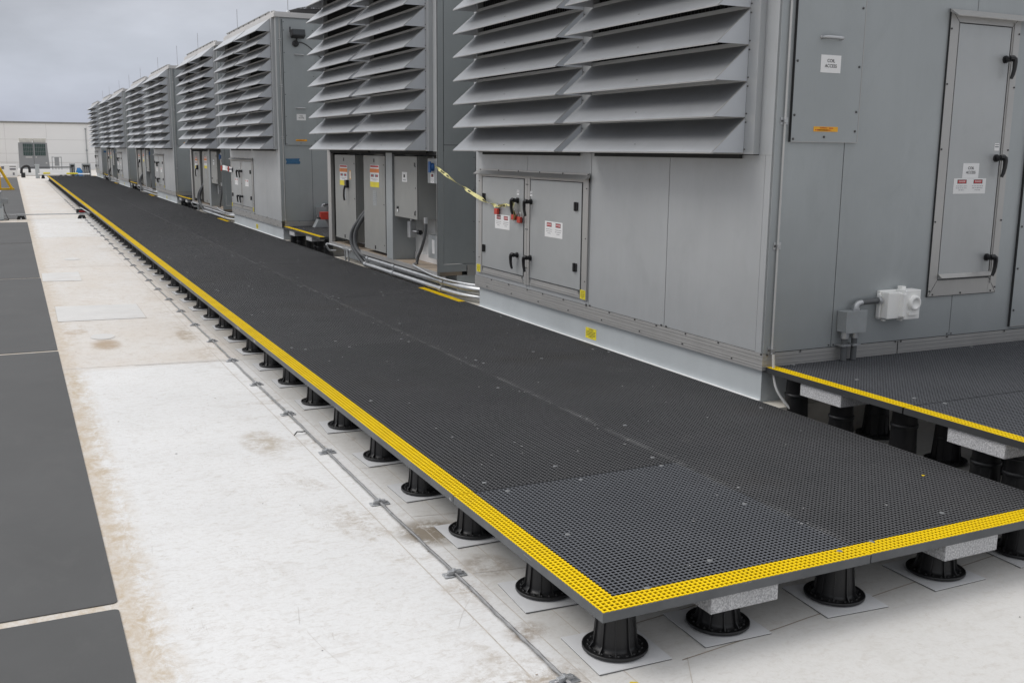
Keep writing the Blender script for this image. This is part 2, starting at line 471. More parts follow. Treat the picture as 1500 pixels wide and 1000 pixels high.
def block(x0, y0, z0, x1, y1, z1, lab):
    b = MB(); b.box(-(x1-x0)/2, -(y1-y0)/2, 0, (x1-x0)/2, (y1-y0)/2, z1-z0, 'granite'); o = b.build('support_block', bevel=.003)
    o.location = ((x0+x1)/2, (y0+y1)/2, z0); tag(o, lab, 'stone block', 'speckled stone blocks on pedestals'); return o
block(.465, .012, -.108, .775, .27, UND-.001, 'speckled grey stone block under the walkway front, nearest the yellow corner')
block(1.645, .002, -.108, 1.955, .27, UND-.001, 'speckled grey stone block under the walkway front, right of the panel joint')

# ------------------------------------------------------------------ grating panels
PITCH = .0218; BW = .0064; TH = .036
def grating(name, x0, y0, x1, y1, z, label, group, mat='grating', yl=0, yf=0, yr=None, sides='', cat='grating panel'):
    """x0..x1, y0..y1 footprint, yl/yf: width of the yellow band on the left / front edge; yr=(ya,yb) yellow strip on the right edge"""
    W, L = x1-x0, y1-y0-.005; b = MB(); e = .002; z += 0 if z else random.choice((0, 0, .0007, -.0008))
    nx = round(W/PITCH); ny = round(L/PITCH)
    xs = [e+BW/2+(W-2*e-BW)*i/nx for i in range(nx+1)]; yy = [e+BW/2+(L-2*e-BW)*i/ny for i in range(ny+1)]
    b2 = MB()
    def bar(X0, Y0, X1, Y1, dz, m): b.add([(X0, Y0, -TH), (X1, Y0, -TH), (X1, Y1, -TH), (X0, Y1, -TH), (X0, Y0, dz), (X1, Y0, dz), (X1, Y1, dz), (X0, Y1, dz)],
            [(4, 5, 6, 7)], m); b.add(b.v[-8:], [(0, 1, 5, 4), (1, 2, 6, 5), (2, 3, 7, 6), (3, 0, 4, 7)], 'grating_side_shade')
    def cap(X0, Y0, X1, Y1, dz): b2.box(X0-.0003, Y0, -.0045, X1+.0003, Y1, dz, 'yellow_paint')
    for x in xs: bar(x-BW/2, e, x+BW/2, L-e, -.0006, mat)
    for y in yy: bar(e, y-BW/2, W-e, y+BW/2, -.0002, mat)
    if yl:
        for x in xs:
            if x < yl: cap(x-BW/2, 0, x+BW/2, L-.0005, .0004)
        for y in yy: b2.box(0, y-BW/2-.0003, -.0045, yl, y+BW/2+.0003, .0008, 'yellow_paint')
    if yf:
        for y in yy:
            if y < yf: b2.box(yl, y-BW/2-.0003, -.0045, W-.0005, y+BW/2+.0003, .0009, 'yellow_paint')
        for x in xs:
            if x > yl: cap(x-BW/2, 0, x+BW/2, yf, .0005)
    if yr:
        for x in xs:
            if x > W-.075: cap(x-BW/2, yr[0]-y0, x+BW/2, yr[1]-y0, .0004)
        for y in yy:
            if yr[0] < y+y0 < yr[1]: b2.box(W-.075, y-BW/2-.0003, -.0045, W, y+BW/2+.0003, .0008, 'yellow_paint')
    # dusty hold-down washers
    rnd = random.Random(int(x0*100+y0*10+z*7))
    for (u, v) in ((.1, .06), (W-.08, .06), (.12, L/2), (W-.1, L/2), (W*.5, .18), (W*.5, L-.07), (W-.08, L-.06), (.12, L-.06)):
        if yl and u < .2: u += .12
        cx, cy = u+rnd.uniform(-.04, .04), v+rnd.uniform(0, .06)
        b.lathe([(0, .0015), (.011, .0015), (.012, -.002)], (cx, cy, 0), 'dust_dot', 10)
    if b2.f:
        root = thing(name, label, cat, (x0, y0, z), group)
        b.build('grid', root)
        b2.build('painted_edge', root)
    else:
        root = b.build(name); root.location = (x0, y0, z); tag(root, label, cat, group)
    s = MB()
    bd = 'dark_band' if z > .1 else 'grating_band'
    if 'l' in sides: s.box(-.003, -.003 if 'f' in sides else .001, -TH-.0005, .0018, L-.001, -.0015, bd)
    if 'f' in sides: s.box(.0018 if 'l' in sides else .001, -.003, -TH-.0005, W-.001, .0018, -.0015, bd)
    if 'r' in sides: s.box(W-.0018, .002, -TH-.0005, W+.003, L-.001, -.0015, bd)
    if s.f: s.build('edge_band', root)
    return root
END = 58.4
seL = [0, 1.315]
while seL[-1] < END-1: seL.append(min(seL[-1]+3.66, END))
seR = [0, 3.95]
while seR[-1] < END-1: seR.append(min(seR[-1]+3.66, END))
for i in range(len(seL)-1):
    lab = 'short bluish grating panel at the near left corner of the walkway, yellow on two sides' if i == 0 else 'dark grating panel with yellow left edge, %s from the near end in its row' % ORD[i]
    grating('grating_panel', 0, seL[i], 1.22, seL[i+1], 0, lab, 'walkway grating panels', 'grating_new' if i == 0 else 'grating', yl=.099, yf=.099 if i == 0 else 0, sides='lf' if i == 0 else 'l')
for i in range(len(seR)-1):
    yr = None
    for k in range(5):
        a, c = 6.85+12.75*k, 8.03+12.75*k
        if c > seR[i] and a < seR[i+1]: yr = (max(a, seR[i]), min(c, seR[i+1]))
    lab = 'long grating panel at the near right of the walkway with a yellow front edge' if i == 0 else 'dark grating panel along the units, %s from the near end in the right row' % ORD[i]
    grating('grating_panel', 1.224, seR[i], 2.456, seR[i+1], 0, lab, 'walkway grating panels', 'grating', yf=.099 if i == 0 else 0, yr=yr, sides='f' if i == 0 else '')

# side platforms in the cross corridors
PZ = .218
def platform(k, yb):
    ya = yb-2.36; n = ORD[k]
    where = ['beside the nearest unit', 'before the second doored unit', 'before the third doored unit', 'before the fourth doored unit', 'before the farthest doored unit'][k]
    g = 'raised side platform panels'
    wide = 3.66 if k == 0 else 1.22
    grating('grating_panel', 2.49, ya+1.22, 2.49+wide, yb, PZ, 'raised dark grating panel %s, far half with yellow left edge' % where, g, 'grating_new' if k == 0 else 'grating', yl=.077, sides='l')
    grating('grating_panel', 2.49, ya, 2.49+wide, ya+1.216, PZ, 'raised dark grating panel %s, near half with yellow left edge' % where, g, 'grating_new' if k == 0 else 'grating', yl=.077, sides='lf')
    blocks = (1.68, .59) if k == 0 else (yb-.55, yb-1.65)
    peds = [(2.64, 2.03, 0), (2.66, 1.66, 1), (2.70, 1.22, 0), (2.68, .66, 1), (2.68, .47, 1), (2.66, -.02, 0), (3.2, 1.9, 0), (3.15, 1.30, 0), (3.22, .75, 0), (3.3, 1.05, 0), (3.3, .2, 0)]
    if k: peds = [(x, y-2.2+yb, b) for x, y, b in peds[:6]]
    names = ['far corner', 'far block', 'middle', 'near block, left', 'near block, right', 'near corner', 'back row far end', 'back row centre', 'back row near centre', 'back row between', 'back row near end']
    for i, (x, y, bl) in enumerate(peds):
        z = PZ-TH-.001-(.078 if bl else 0)
        pedestal(x, y, z, 'tall pedestal under the raised platform %s, %s' % (where, names[i]), None, 'tall pedestals under side platforms', None)
    for i, y in enumerate(blocks):
        if k: y = y
        block(2.50, y-.17, PZ-TH-.079, 2.50+.30, y+.17, PZ-TH-.001, 'speckled stone block under the raised platform %s, %s one' % (where, ('far', 'near')[i]))
Y0 = [2.16, 14.88, 27.6, 40.5, 53.3]
for k, y in enumerate(Y0): platform(k, y+.03)

# ------------------------------------------------------------------ roof
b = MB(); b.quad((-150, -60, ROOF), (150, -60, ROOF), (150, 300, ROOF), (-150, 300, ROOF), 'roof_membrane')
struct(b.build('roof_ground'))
def ribbon(mb, pts, w, z, mat):
    pts = [Vector((p[0], p[1], 0)) for p in pts]
    L = []; R = []
    for i, p in enumerate(pts):
        d = (pts[min(i+1, len(pts)-1)]-pts[max(i-1, 0)]).normalized(); n = Vector((-d.y, d.x, 0))*w/2
        L.append((p+n)); R.append((p-n))
    for i in range(len(pts)-1):
        mb.quad((L[i].x, L[i].y, z), (R[i].x, R[i].y, z), (R[i+1].x, R[i+1].y, z), (L[i+1].x, L[i+1].y, z), mat)
def wob(a, b_, n, s):
    return [(a[0]+(b_[0]-a[0])*i/n+random.uniform(-s, s), a[1]+(b_[1]-a[1])*i/n+random.uniform(-s, s)) for i in range(n+1)]
b = MB()
Zs = ROOF+.0012
ribbon(b, wob((-.045, -3), (-.035, 60), 120, .002), .004, Zs, 'seam_soft')
ribbon(b, wob((-.215, -3), (-.21, 60), 90, .004), .005, Zs, 'seam_soft')
ribbon(b, wob((.10, -1), (.11, 60), 60, .002), .004, Zs, 'seam_soft')
for yy_, x0, x1, m in ((6.05, -1.44, -.05, 'seam_soft'), (5.97, -.9, .2, 'seam_dirt'), (19.6, -1.44, 0, 'seam_dirt'), (24.0, -1.44, 0, 'seam_dirt'), (33.5, -1.44, 0, 'seam_dirt'), (13.9, -1.44, -.2, 'seam_soft'), (44, -1.44, 0, 'seam_soft')):
    ribbon(b, wob((x0, yy_+.06), (x1, yy_-.06), 14, .003), .006 if yy_ < 8 else .012, Zs, m)
ribbon(b, wob((.33, -.01), (2.6, .23), 14, .002), .005, Zs+.0003, 'seam_dirt')
ribbon(b, wob((.10, -.45), (.36, .0), 4, .002), .003, Zs+.0003, 'seam_soft')
ribbon(b, wob((.30, .30), (2.6, .55), 12, .002), .005, Zs+.0003, 'seam_dirt')
for yq in (1.0, 1.75, 2.6, 3.6):
    ribbon(b, wob((-.04, yq), (.5, yq-.10), 6, .003), .004, Zs+.0003, 'seam_soft')
struct(b.build('roof_seams'))
b = MB()
for i in range(120):
    x, y = random.uniform(-1.3, -.2), random.uniform(-1.8, 6.5) if i < 110 else random.uniform(6, 14)
    if i % 9 == 0: x, y = random.uniform(.4, 2.6), random.uniform(-1.2, -.1)
    a = random.choice((random.uniform(0, PI), random.uniform(-.3, .4))); ln = random.uniform(.03, .38)**1.2; cv = random.uniform(-.5, .5) if i % 8 else 2.2
    p = []; n = 6
    for j in range(n+1):
        p.append((x, y)); x += math.cos(a)*ln/n; y += math.sin(a)*ln/n; a += cv/n
    ribbon(b, p, random.uniform(.0005, .0012), ROOF+.0016, 'scratch')
for i in range(46):
    x, y = (random.uniform(-1.35, 0), random.uniform(-1, 13)) if i % 3 else (random.uniform(0, 2.6), random.uniform(-1.4, .1))
    r = random.uniform(.002, .008)
    vs = [(x+r*random.uniform(.5, 1.3)*math.cos(t*PI/4), y+r*random.uniform(.5, 1.3)*math.sin(t*PI/4), ROOF+.002) for t in range(8)]
    b.add(vs, [list(range(8))], random.choice(('seam_dirt', 'pad_edge', 'seam_dirt')))
for (x, y, r) in ((.085, -.075, .016), (.10, -.11, .010), (.06, -.095, .006)):
    vs = [(x+r*random.uniform(.5, 1.3)*math.cos(t*PI/5), y+r*random.uniform(.5, 1.2)*math.sin(t*PI/5), ROOF+.002) for t in range(10)]
    b.add(vs, [list(range(10))], 'yellow_spot')
struct(b.build('roof_scuffs'))
b = MB(); rq = random.Random(11)
for (x, y) in [(rq.uniform(.15, 2.4), rq.uniform(.1, 7)) for _ in range(70)]+[(1.222+rq.gauss(0, .03), rq.uniform(.2, 9)) for _ in range(60)]:
    r = rq.uniform(.0025, .008)
    vs = [(x+r*rq.uniform(.4, 1.4)*math.cos(t*PI/3.5), y+r*rq.uniform(.4, 1.4)*math.sin(t*PI/3.5), .0018) for t in range(7)]
    b.add(vs, [list(range(7))], 'scuff_white')
for (y0_, y1_, z0, z1) in ((6.15, 6.28, -.026, -.008), (5.50, 5.58, -.028, -.006), (9.6, 9.68, -.03, -.008), (1.33, 1.36, -.034, -.018), (.52, .60, -.016, -.011), (3.1, 3.2, -.03, -.024)):
    b.add([(-.0036, y0_, z0), (-.0036, y1_, z0+.003), (-.0036, y1_-.01, z1), (-.0036, y0_+.015, z1-.003)], [(0, 1, 2, 3)], 'scuff_white')
for (x, y) in ((2.19, .62),):
    b.add([(x, y, .002), (x+.02, y+.004, .002), (x+.012, y+.018, .002), (x+.003, y+.012, .002)], [(0, 1, 2, 3)], 'yellow_paint')
tag(b.build('dirt_specks'), 'pale dirt specks and paint chips lying on the dark walkway grating', 'dirt', kind='stuff')
# welded patches on the roof
def patch(pts, lab, rim='seam_soft'):
    b = MB(); n = len(pts); cx = sum(p[0] for p in pts)/n; cy = sum(p[1] for p in pts)/n
    b.add([(p[0]-cx, p[1]-cy, .0030) for p in pts], [list(range(n))], 'membrane_patch')
    b.add([((p[0]-cx)*1.012, (p[1]-cy)*1.012, .0022) for p in pts], [list(range(n))], rim)
    o = b.build('membrane_patch'); o.location = (cx, cy, ROOF); tag(o, lab, 'roof patch', 'patches on the roof membrane')
patch([(-1.38, 8.62), (-.52, 8.55), (-.51, 9.62), (-1.37, 9.75)], 'large rectangular pale patch on the roof beside the walk pads')
patch([(-1.43, 12.2), (-.95, 12.12), (-.93, 13.2), (-1.42, 13.2)], 'smaller rectangular pale patch on the roof, farther than the large one')
patch([(-1.03+.11*math.cos(t*PI/9), 7.55+.16*math.sin(t*PI/9)) for t in range(18)], 'round white roof patch beside the brown stain')
patch([(-.92+.12*math.cos(t*PI/9), 15.1+.2*math.sin(t*PI/9)) for t in range(18)], 'small round white roof patch beyond the rectangular ones')
# walk pads on the left
gaps = [-9, -4.38, 1.30, 6.96, 12.64, 18.4]
def pad(y0, y1, lab, x0=-6.5, x1=-1.447):
    r = .022; b = MB(); pts = []
    for (cx, cy, a0) in ((x1-r, y0+r, -PI/2), (x1-r, y1-r, 0), (x0+r, y1-r, PI/2), (x0+r, y0+r, PI)):
        for j in range(5): t = a0+j*PI/8; pts.append((cx+r*math.cos(t)-x1, cy+r*math.sin(t)-y0))
    b.prism(pts, 'z', 0.001, .0045, 'walk_pad'); o = b.build('walk_pad'); o.location = (x1, y0, ROOF)
    tag(o, lab, 'walk pad', 'dark grey walk pads on the roof')
pad(-4.36, 1.265, 'dark grey walk pad at the bottom left corner, nearest of the row')
pad(1.325, 6.93, 'long dark grey walk pad, second of the row from the near end', x1=-1.445)
pad(6.99, 12.61, 'dark grey walk pad, third of the row from the near end')
pad(12.67, 18.37, 'dark grey walk pad, fourth of the row from the near end', x1=-1.453)
pad(18.43, 24.35, 'dark grey walk pad just before the steel pipe across the roof', x1=-1.45)
pad(25.6, 64.5, 'very long dark grey walk pad beyond the steel pipe across the roof', x1=-1.45)

# lightning cable with clips
b = MB(); pts = []
y = -1.2; rr = random.Random(3)
while y < 57:
    on = abs(((y-.03) % .97)) < .06
    pts.append((-.125+rr.uniform(-.0025, .0025)*(0 if on else 1)+.003*math.sin(y*2.1), y, ROOF+.012)); y += .12
b.tube(pts, .0065, 'wire', 6)
for s in range(3):
    q = [(p[0]+.0045*math.cos(i*2.2+s*2.09), p[1], p[2]+.0045*math.sin(i*2.2+s*2.09)) for i, p in enumerate(pts[:70])]
    b.tube(q, .0042, 'wire', 5)
b.tube([(-.135, 3.45, ROOF+.012), (-.16, 3.42, ROOF+.02), (-.19, 3.43, ROOF+.022), (-.215, 3.40, ROOF+.01)], .004, 'black_rubber', 6)
tag(b.build('lightning_cable'), 'twisted bare metal lightning cable running along the roof beside the walkway', 'cable')
b = MB()
b.box(-.05, -.024, 0.001, -.012, .024, .006, 'galv'); b.box(.012, -.024, 0.001, .05, .024, .006, 'galv')
b.box(-.012, -.020, .001, .012, .020, .004, 'galv'); b.box(-.03, -.009, .006, .03, .009, .022, 'galv')
for sx in (-1, 1): b.lathe([(.007, .006), (.007, .013), (0, .013)], (sx*.034, 0, 0), 'steel', 6)
b.box(-.007, -.011, .020, .007, .011, .028, 'galv')
cl = b.build('cable_clip', bevel=.0015)
cy = .035; i = 0
while cy < 36:
    o = cl if i == 0 else cl.copy()
    if i: C.objects.link(o)
    o.location = (-.125+.003*math.sin(cy*2.1), cy, ROOF+.001); o.rotation_euler = (0, 0, rr.uniform(-.15, .15))
    tag(o, 'small metal clip on the roof cable, %s from the near edge of the photo' % ordn(i), 'cable clip', 'clips on the lightning cable')
    cy += .978; i += 1

# ------------------------------------------------------------------ air handling units (local x into the unit, y away, z up; origin at the near front corner, walkway level)
def screws(mb, pts, axis, r=.006):
    for p in pts: mb.lathe([(r, 0), (r, -.004), (r*.5, -.006), (0, -.006)], p, 'screw', 6, axis=axis)
LEN_S, LEN_O, DEP, TOP = 4.44, 4.32, 6.2, 3.72
def make_louvres(root, length):
    # frame
    b = MB(); e = length-.05
    b.box(-.045, .14, 1.535, .03, .235, TOP-.005, 'casing_face_lit')
    b.box(-.045, 2.132, 1.535, .03, 2.272, TOP-.005, 'casing_face_lit')
    b.box(-.045, e-.09, 1.535, .03, e, TOP-.005, 'casing_face_lit')
    for (a, c) in ((.235, 2.132), (2.272, e-.09)):
        for k in range(11):
            z = 1.535+.2175*k; b.box(-.042, a, z if k else 1.535, .02, c, min(z+.032, TOP-.006), 'casing_face_lit')
    b.box(-.02, .30, 1.508, .003, 2.1, 1.534, 'seam'); b.box(-.02, 2.36, 1.508, .003, e-.15, 1.534, 'seam')
    for k in range(10):
        z = 1.535+.2175*k
        screws(b, [(-.045, .225, z+.03), (-.045, .225, z+.195), (-.045, 2.255, z+.19)], 'x', .0055)
    b.build('louvre_frame', root)
    b = MB()
    b.box(.012, .236, 1.56, .03, e-.09, TOP-.02, 'screen')
    for i in range(int((e-.33)/.04)):
        b.box(.006, .24+i*.04, 1.56, .010, .243+i*.04, TOP-.02, 'screw')
    b.build('louvre_screen', root)
    me = []
    for (a, c) in ((.235, 2.135), (2.275, e-.05)):
        b = MB(); t = .003; pa, pt, px = .214, -.29, -.046
        b.prism([(px, pa), (px, pa-t*1.6), (pt+.002, 0), (pt, 0), (pt-.001, .004)], 'y', a, c, 'hood')
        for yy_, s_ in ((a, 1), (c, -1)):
            b.prism([(px, pa+.001), (px, pa-.004), (pt+.001, -.001), (pt-.002, .003)], 'y', yy_-.0006*s_, yy_+.007*s_, 'trim')  # bright edge strips, added to draw a highlight along the fold
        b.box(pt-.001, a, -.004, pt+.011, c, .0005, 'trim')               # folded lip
        for yy_, s in ((a-.0001, 1), (c+.0001, -1)):
            b.prism([(px, pa-.006), (pt+.004, .001), (px, .001)], 'y', yy_, yy_+s*t, 'cheek_skylit')
        ym = (a+c)/2
        b.lathe([(.006, 0), (.006, .003), (0, .004)], (pt+.055, ym, .052), 'screw', 6)
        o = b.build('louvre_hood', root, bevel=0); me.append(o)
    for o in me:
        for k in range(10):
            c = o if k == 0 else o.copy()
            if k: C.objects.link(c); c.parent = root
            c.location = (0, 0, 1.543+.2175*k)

def make_common(root, length, solid):
    b = MB(); cs = 'casing_face_lit'
    # dark core; the sheets stand 3 mm proud of it and leave the joints open
    if solid:
        b.box(.004, .004, .30, DEP, length-.004, 1.53, 'seam')
    b.box(.05, .004, 1.53, DEP, length-.004, TOP, 'seam')
    b.box(.0, .0, 1.531, .05, .139, TOP, cs)
    b.box(.0, length-.05, 1.531, .05, length, TOP, cs)
    g = .0028
    if solid:
        b.box(0, 0, .305, .02, .075, 1.53, cs)
        for (a, c) in ((.075, 1.09), (1.09, 2.175), (2.175, 3.30), (3.30, length)):
            b.box(0.0005, a+g, .307, .02, c-g, 1.53, cs)
    # end wall facing the camera
    xs = [0.07, .558, 1.64, 2.72, 3.9, 5.0, DEP] if solid else [.07, .45, 1.5, 2.6, 3.8, 5.0, DEP]
    zb = .306 if solid else .30
    x_first = 0.0
    b.box(x_first, -.003, zb, .065, .02, TOP, 'casing')
    for a, c in zip(xs[:-1], xs[1:]):
        for (z0, z1) in (((zb, TOP),) if solid else ((zb, 1.60), (1.60, TOP))):
            b.box(a+g, 0, z0+g, c-g, .02, z1-g, 'casing')
            if solid: screws(b, [(c-.02, 0, zb+.015), (c+.02, 0, zb+.015)], 'y', .006)
            else: screws(b, [(c-.02, 0, z0+(z1-z0)*f) for f in (.1, .36, .63, .9)], 'y', .005)
    b.box(.05, length-.02, zb, DEP, length, TOP, 'casing')
    if not solid:
        # open lower bay: end plates, ceiling, rear wall, floor
        b.box(.0, -.003, .215, .065, .02, .30, 'casing'); b.box(.066, 0, .215, DEP, .02, .297, 'casing')
        b.box(0.0, .0, .215, .02, .0305, 1.53, cs)
        b.box(.30, .02, .215, DEP, length-.02, 1.53, 'inner_grey')
        b.box(.03, length-.02, .215, .95, length, 1.53, 'casing')
        b.box(.0, length-.16, .215, .045, length, 1.53, 'trim')
        b.box(.0, 1.49, .215, .04, 1.72, 1.53, 'casing'); b.box(.04, 1.49, .215, .30, 1.53, .9, 'casing')
        b.box(.02, 0.03, .17, .30, length-.02, .214, 'rust_floor')
        b.box(.005, .03, 1.49, .95, length-.02, 1.529, 'screen')
        b.box(-.002, .02, .165, .03, length, .212, 'trim')
        b.box(.285, .05, .215, .299, 1.48, .30, 'cap'); b.box(.296, .80, .30, .2995, .803, 1.5, 'seam')
    b.build('casing', root)
    # roof cap
    b = MB()
    b.box(-.035, -.03, TOP, DEP, length+.02, TOP+.06, 'cap')
    b.box(-.02, -.018, TOP+.06, DEP, length+.01, TOP+.085, 'cap')
    b.box(.02, .25, TOP+.085, .06, length-.1, TOP+.13, 'cap'); b.box(.0, .5, TOP+.13, .10, length-.1, TOP+.142, 'casing_face_lit')
    for i in range(9): b.box(.014, .3+i*.47, TOP+.09, .0195, .33+i*.47, TOP+.128, 'seam')
    b.build('roof_cap', root)
    # curb and base rail
    b = MB()
    if solid:
        b.box(.03, .035, ROOF, DEP-.05, length-.035, .195, 'curb')
        b.box(.004, .03, -.022, .029, length-.03, -.003, 'paper')
        b.box(.032, -.13, ROOF, DEP-.05, .034, -.018, 'beige_ledge')
    else:
        b.box(.24, .035, ROOF, DEP-.05, length-.035, .169, 'curb')
        b.box(.035, -.9, -.05, .60, length-.02, -.028, 'beige_ledge')
    b.build('roof_curb', root)
    b = MB()
    if solid:
        b.box(0, -.002, .195, DEP, .05, .304, 'trim'); b.box(-.002, -.002, .195, .05, length+.01, .304, 'trim')
        for z in (.215, .232, .262, .285):
            b.box(-.0045, -.0045, z, -.002, length+.008, z+.004, 'trim'); b.box(-.002, -.0045, z, DEP, -.002, z+.004, 'trim')
        screws(b, [(-.0045, .06+.36*i+random.uniform(-.05, .05), .30) for i in range(12)], 'x', .007)
        screws(b, [(-.0045, .3+.55*i, .222) for i in range(8)], 'x', .006)
        for y in (1.09, 2.175): screws(b, [(-.003, y-.03, .312), (-.003, y+.03, .312)], 'x', .008)
        screws(b, [(.03, -.004, .296), (.30, -.004, .30), (1.13, -.004, .30), (1.18, -.004, .30), (1.62, -.004, .30), (2.2, -.004, .30)], 'y', .007)
        b.box(1.152, -.0055, .197, 1.156, -.002, .302, 'seam')
    else:
        b.box(.35, -.004, .17, DEP, -.0005, .285, 'trim'); b.box(.345, -.005, .17, .35, 0, .285, 'seam')
        b.box(.05, .0, .10, .09, .05, .168, 'trim')
    b.build('base_rail', root)

def sub(name, mb, parent, label=None, bevel=0):
    o = mb.build(name, parent, bevel)
    if label: o['label'] = label
    return o

def make_solid():
    root = thing('air_handling_unit', '', 'air handler', (XW, Y0[0], 0), 'air handling units with paired access doors')
    make_common(root, LEN_S, True); make_louvres(root, LEN_S)
    # paired access doors on the walkway side
    b = MB(); f = 'trim'
    b.box(-.014, 2.19, .345, 0, 2.275, 1.345, f); b.box(-.014, 3.225, .345, 0, 3.325, 1.345, f); b.box(-.014, 4.265, .345, 0, 4.345, 1.345, f)
    b.box(-.012, 2.19, 1.300, 0, 4.345, 1.372, f)
    b.prism([(-.014, 1.335), (-.062, 1.318), (-.064, 1.323), (-.014, 1.358)], 'y', 2.17, 4.36, f)
    for (a, c) in ((2.29, 3.21), (3.34, 4.25)):
        b.prism([(a, .352), (c, .352), (c-.04, .408), (a+.04, .408)], 'x', -.016, -.001, f)
        b.prism([(a+.02, .372), (c-.02, .372), (c-.028, .378), (a+.028, .378)], 'x', -.019, -.016, f)
    b.box(-.0148, 3.2745, .35, -.0138, 3.2765, 1.30, 'seam')
    screws(b, [(-.0125, 2.2+i*.42, 1.362) for i in range(6)], 'x', .007)
    screws(b, [(-.0145, y, z) for y in (2.215, 3.262, 3.29, 4.32) for z in (.5, .85, 1.25)], 'x', .005)
    b.build('door_frame', root)
    for nm, a, c, hy, gy in (('R', 2.29, 3.21, 3.19, 2.375), ('L', 3.34, 4.25, 3.455, 4.20)):
        b = MB(); b.box(-.009, a-.006, .412, -.0008, c+.006, 1.302, 'seam'); b.box(-.016, a+.004, .418, -.009, c-.004, 1.294, 'door_skin')
        d = b.build('access_door', root, bevel=.0015)
        for z in (1.10, .60):
            h = MB(); handle(h, face_front(-.016, hy, z)); h.build('handle', d)
            h = MB(); h.xf = face_front(-.014, gy, z)
            h.box(-.03, -.034, 0, .03, .034, .014, 'handle_black'); h.tube([(0 if nm == 'R' else 0, -.036, .014), (0, .036, .014)], .012, 'handle_black', 10); h.xf = None
            h.build('hinge', d, bevel=.003)
        s = MB(); sy = 2.76 if nm == 'R' else 3.785
        sign(s, face_front(-.0163, sy, .882), .32, .135, DANGER); s.build('warning_sign', d)
        s = MB(); sign(s, face_front(-.0163, hy+.0, 1.17), .045, .045, [('r', -.4, -.05, .4, .1, 'ink_soft'), ('r', -.4, .25, .4, .35, 'ink_soft')]); s.build('small_label', d)
    CA = [('t', 'CAUTION', 0, .34, .15, 'ink')]+lines(-.38, .38, .16, 5, .13, 'ink', .05)
    for (y, z, w, h) in ((4.335-.0, .388, .085, .075), (2.243, .388, .085, .075)):
        s = MB(); sign(s, face_front(-.0145, y, z), w, h, CA, 'sticker_yellow'); s.build('caution_sticker', root)
    s = MB(); sign(s, face_front(.0298, 2.17, .072), .17, .088, [('t', 'CAUTION', 0, .36, .17, 'ink')]+lines(-.42, .42, .18, 5, .13, 'ink', .06), 'sticker_yellow')
    s.build('caution_sticker', root)
    # screwed hatch on the end wall
    b = MB(); b.box(.105, -.016, 1.615, .645, 0, 3.69, 'casing'); b.box(.103, -.018, 1.612, .107, 0, 3.69, 'seam')
    b.box(.105, -.0165, 1.612, .647, -.001, 1.6155, 'trim'); b.box(.643, -.0175, 1.615, .648, 0, 3.69, 'trim')
    for z in (1.66, 1.80, 2.10, 2.45, 2.8, 3.15, 3.5, 3.64): screws(b, [(.125, -.016, z+random.uniform(-.03, .03)), (.62, -.016, z+random.uniform(-.03, .03))], 'y', .008)
    screws(b, [(.37, -.016, 1.645)], 'y', .008)
    hd = b.build('coil_hatch', root)
    for z in (2.235, 3.12):
        b = MB(); b.tube([(.305, -.016, z), (.31, -.04, z), (.33, -.05, z), (.43, -.05, z), (.45, -.04, z), (.455, -.016, z)], .011, 'galv', 8)
        for x in (.303, .457): b.lathe([(.012, 0), (.012, -.004), (0, -.004)], (x, -.016, z), 'steel', 8, axis='y')
        b.build('pull_handle', hd)
    s = MB(); sign(s, face_end(.387, -.0163, 2.082), .16, .105, COIL); s.build('coil_sign', hd)
    s = MB(); sign(s, face_end(.380, -.0163, 1.692), .195, .030, [('t', 'WARNING', -.1, .22, .42, 'red'), ('r', .12, .12, .3, .3, 'red')]+lines(-.44, .44, -.2, 1, .2, 'red', .2)+lines(-.44, .1, -.2, 2, .0, 'red', .2), 'sticker_orange'); s.build('warning_strip', hd)
    # tall service door on the end wall
    b = MB(); f = 'trim'
    b.box(1.387, -.014, .594, 1.463, 0, 2.473, f); b.box(1.972, -.014, .594, 2.05, 0, 2.473, f)
    b.box(1.463, -.013, 2.395, 1.972, 0, 2.473, f); b.box(1.463, -.013, .594, 1.972, 0, .700, f)
    b.box(1.985, -.0195, .66, 1.992, -.014, 2.42, 'trim')
    b.prism([(-.013, 2.455), (-.075, 2.425), (-.078, 2.430), (-.013, 2.474)], 'x', 1.375, 2.20, f)
    b.prism([(-.013, .735), (-.045, .715), (-.048, .719), (-.013, .745)], 'x', 1.47, 1.99, f)
    b.box(1.384, -.012, .590, 2.053, -.0005, .5935, 'seam'); b.box(1.384, -.012, .5935, 1.3869, -.0005, 2.475, 'seam')
    for p, q in (((1.39, .597), (1.463, .700)), ((2.047, .597), (1.972, .700)), ((1.39, 2.47), (1.463, 2.395)), ((2.047, 2.47), (1.972, 2.395))):
        b.tube([(p[0], -.0142, p[1]), (q[0], -.0142, q[1])], .0016, 'seam', 4)
    screws(b, [(x, -.014, z) for x in (1.397, 2.04) for z in (.63, 1.1, 1.58, 2.0, 2.35)]+[(x, -.013, z) for x in (1.43, 1.7, 2.0) for z in (.606, 2.462)], 'y', .007)
    b.build('service_door_frame', root)
    b = MB(); b.box(1.466, -.0085, .704, 1.969, 0, 2.393, 'seam'); b.box(1.471, -.014, .709, 1.962, -.0085, 2.388, 'door_skin')
    d = b.build('service_door', root, bevel=.0015)
    for z in (2.18, 1.525, .845):
        h = MB(); handle(h, flip(face_end(1.925, -.014, z)), 1.0); h.build('handle', d)
    s = MB(); sign(s, face_end(1.692, -.0143, 1.44), .155, .10, COIL); s.build('coil_sign', d)
    s = MB(); sign(s, face_end(1.694, -.0143, 1.337), .31, .103, DANGER); s.build('warning_sign', d)
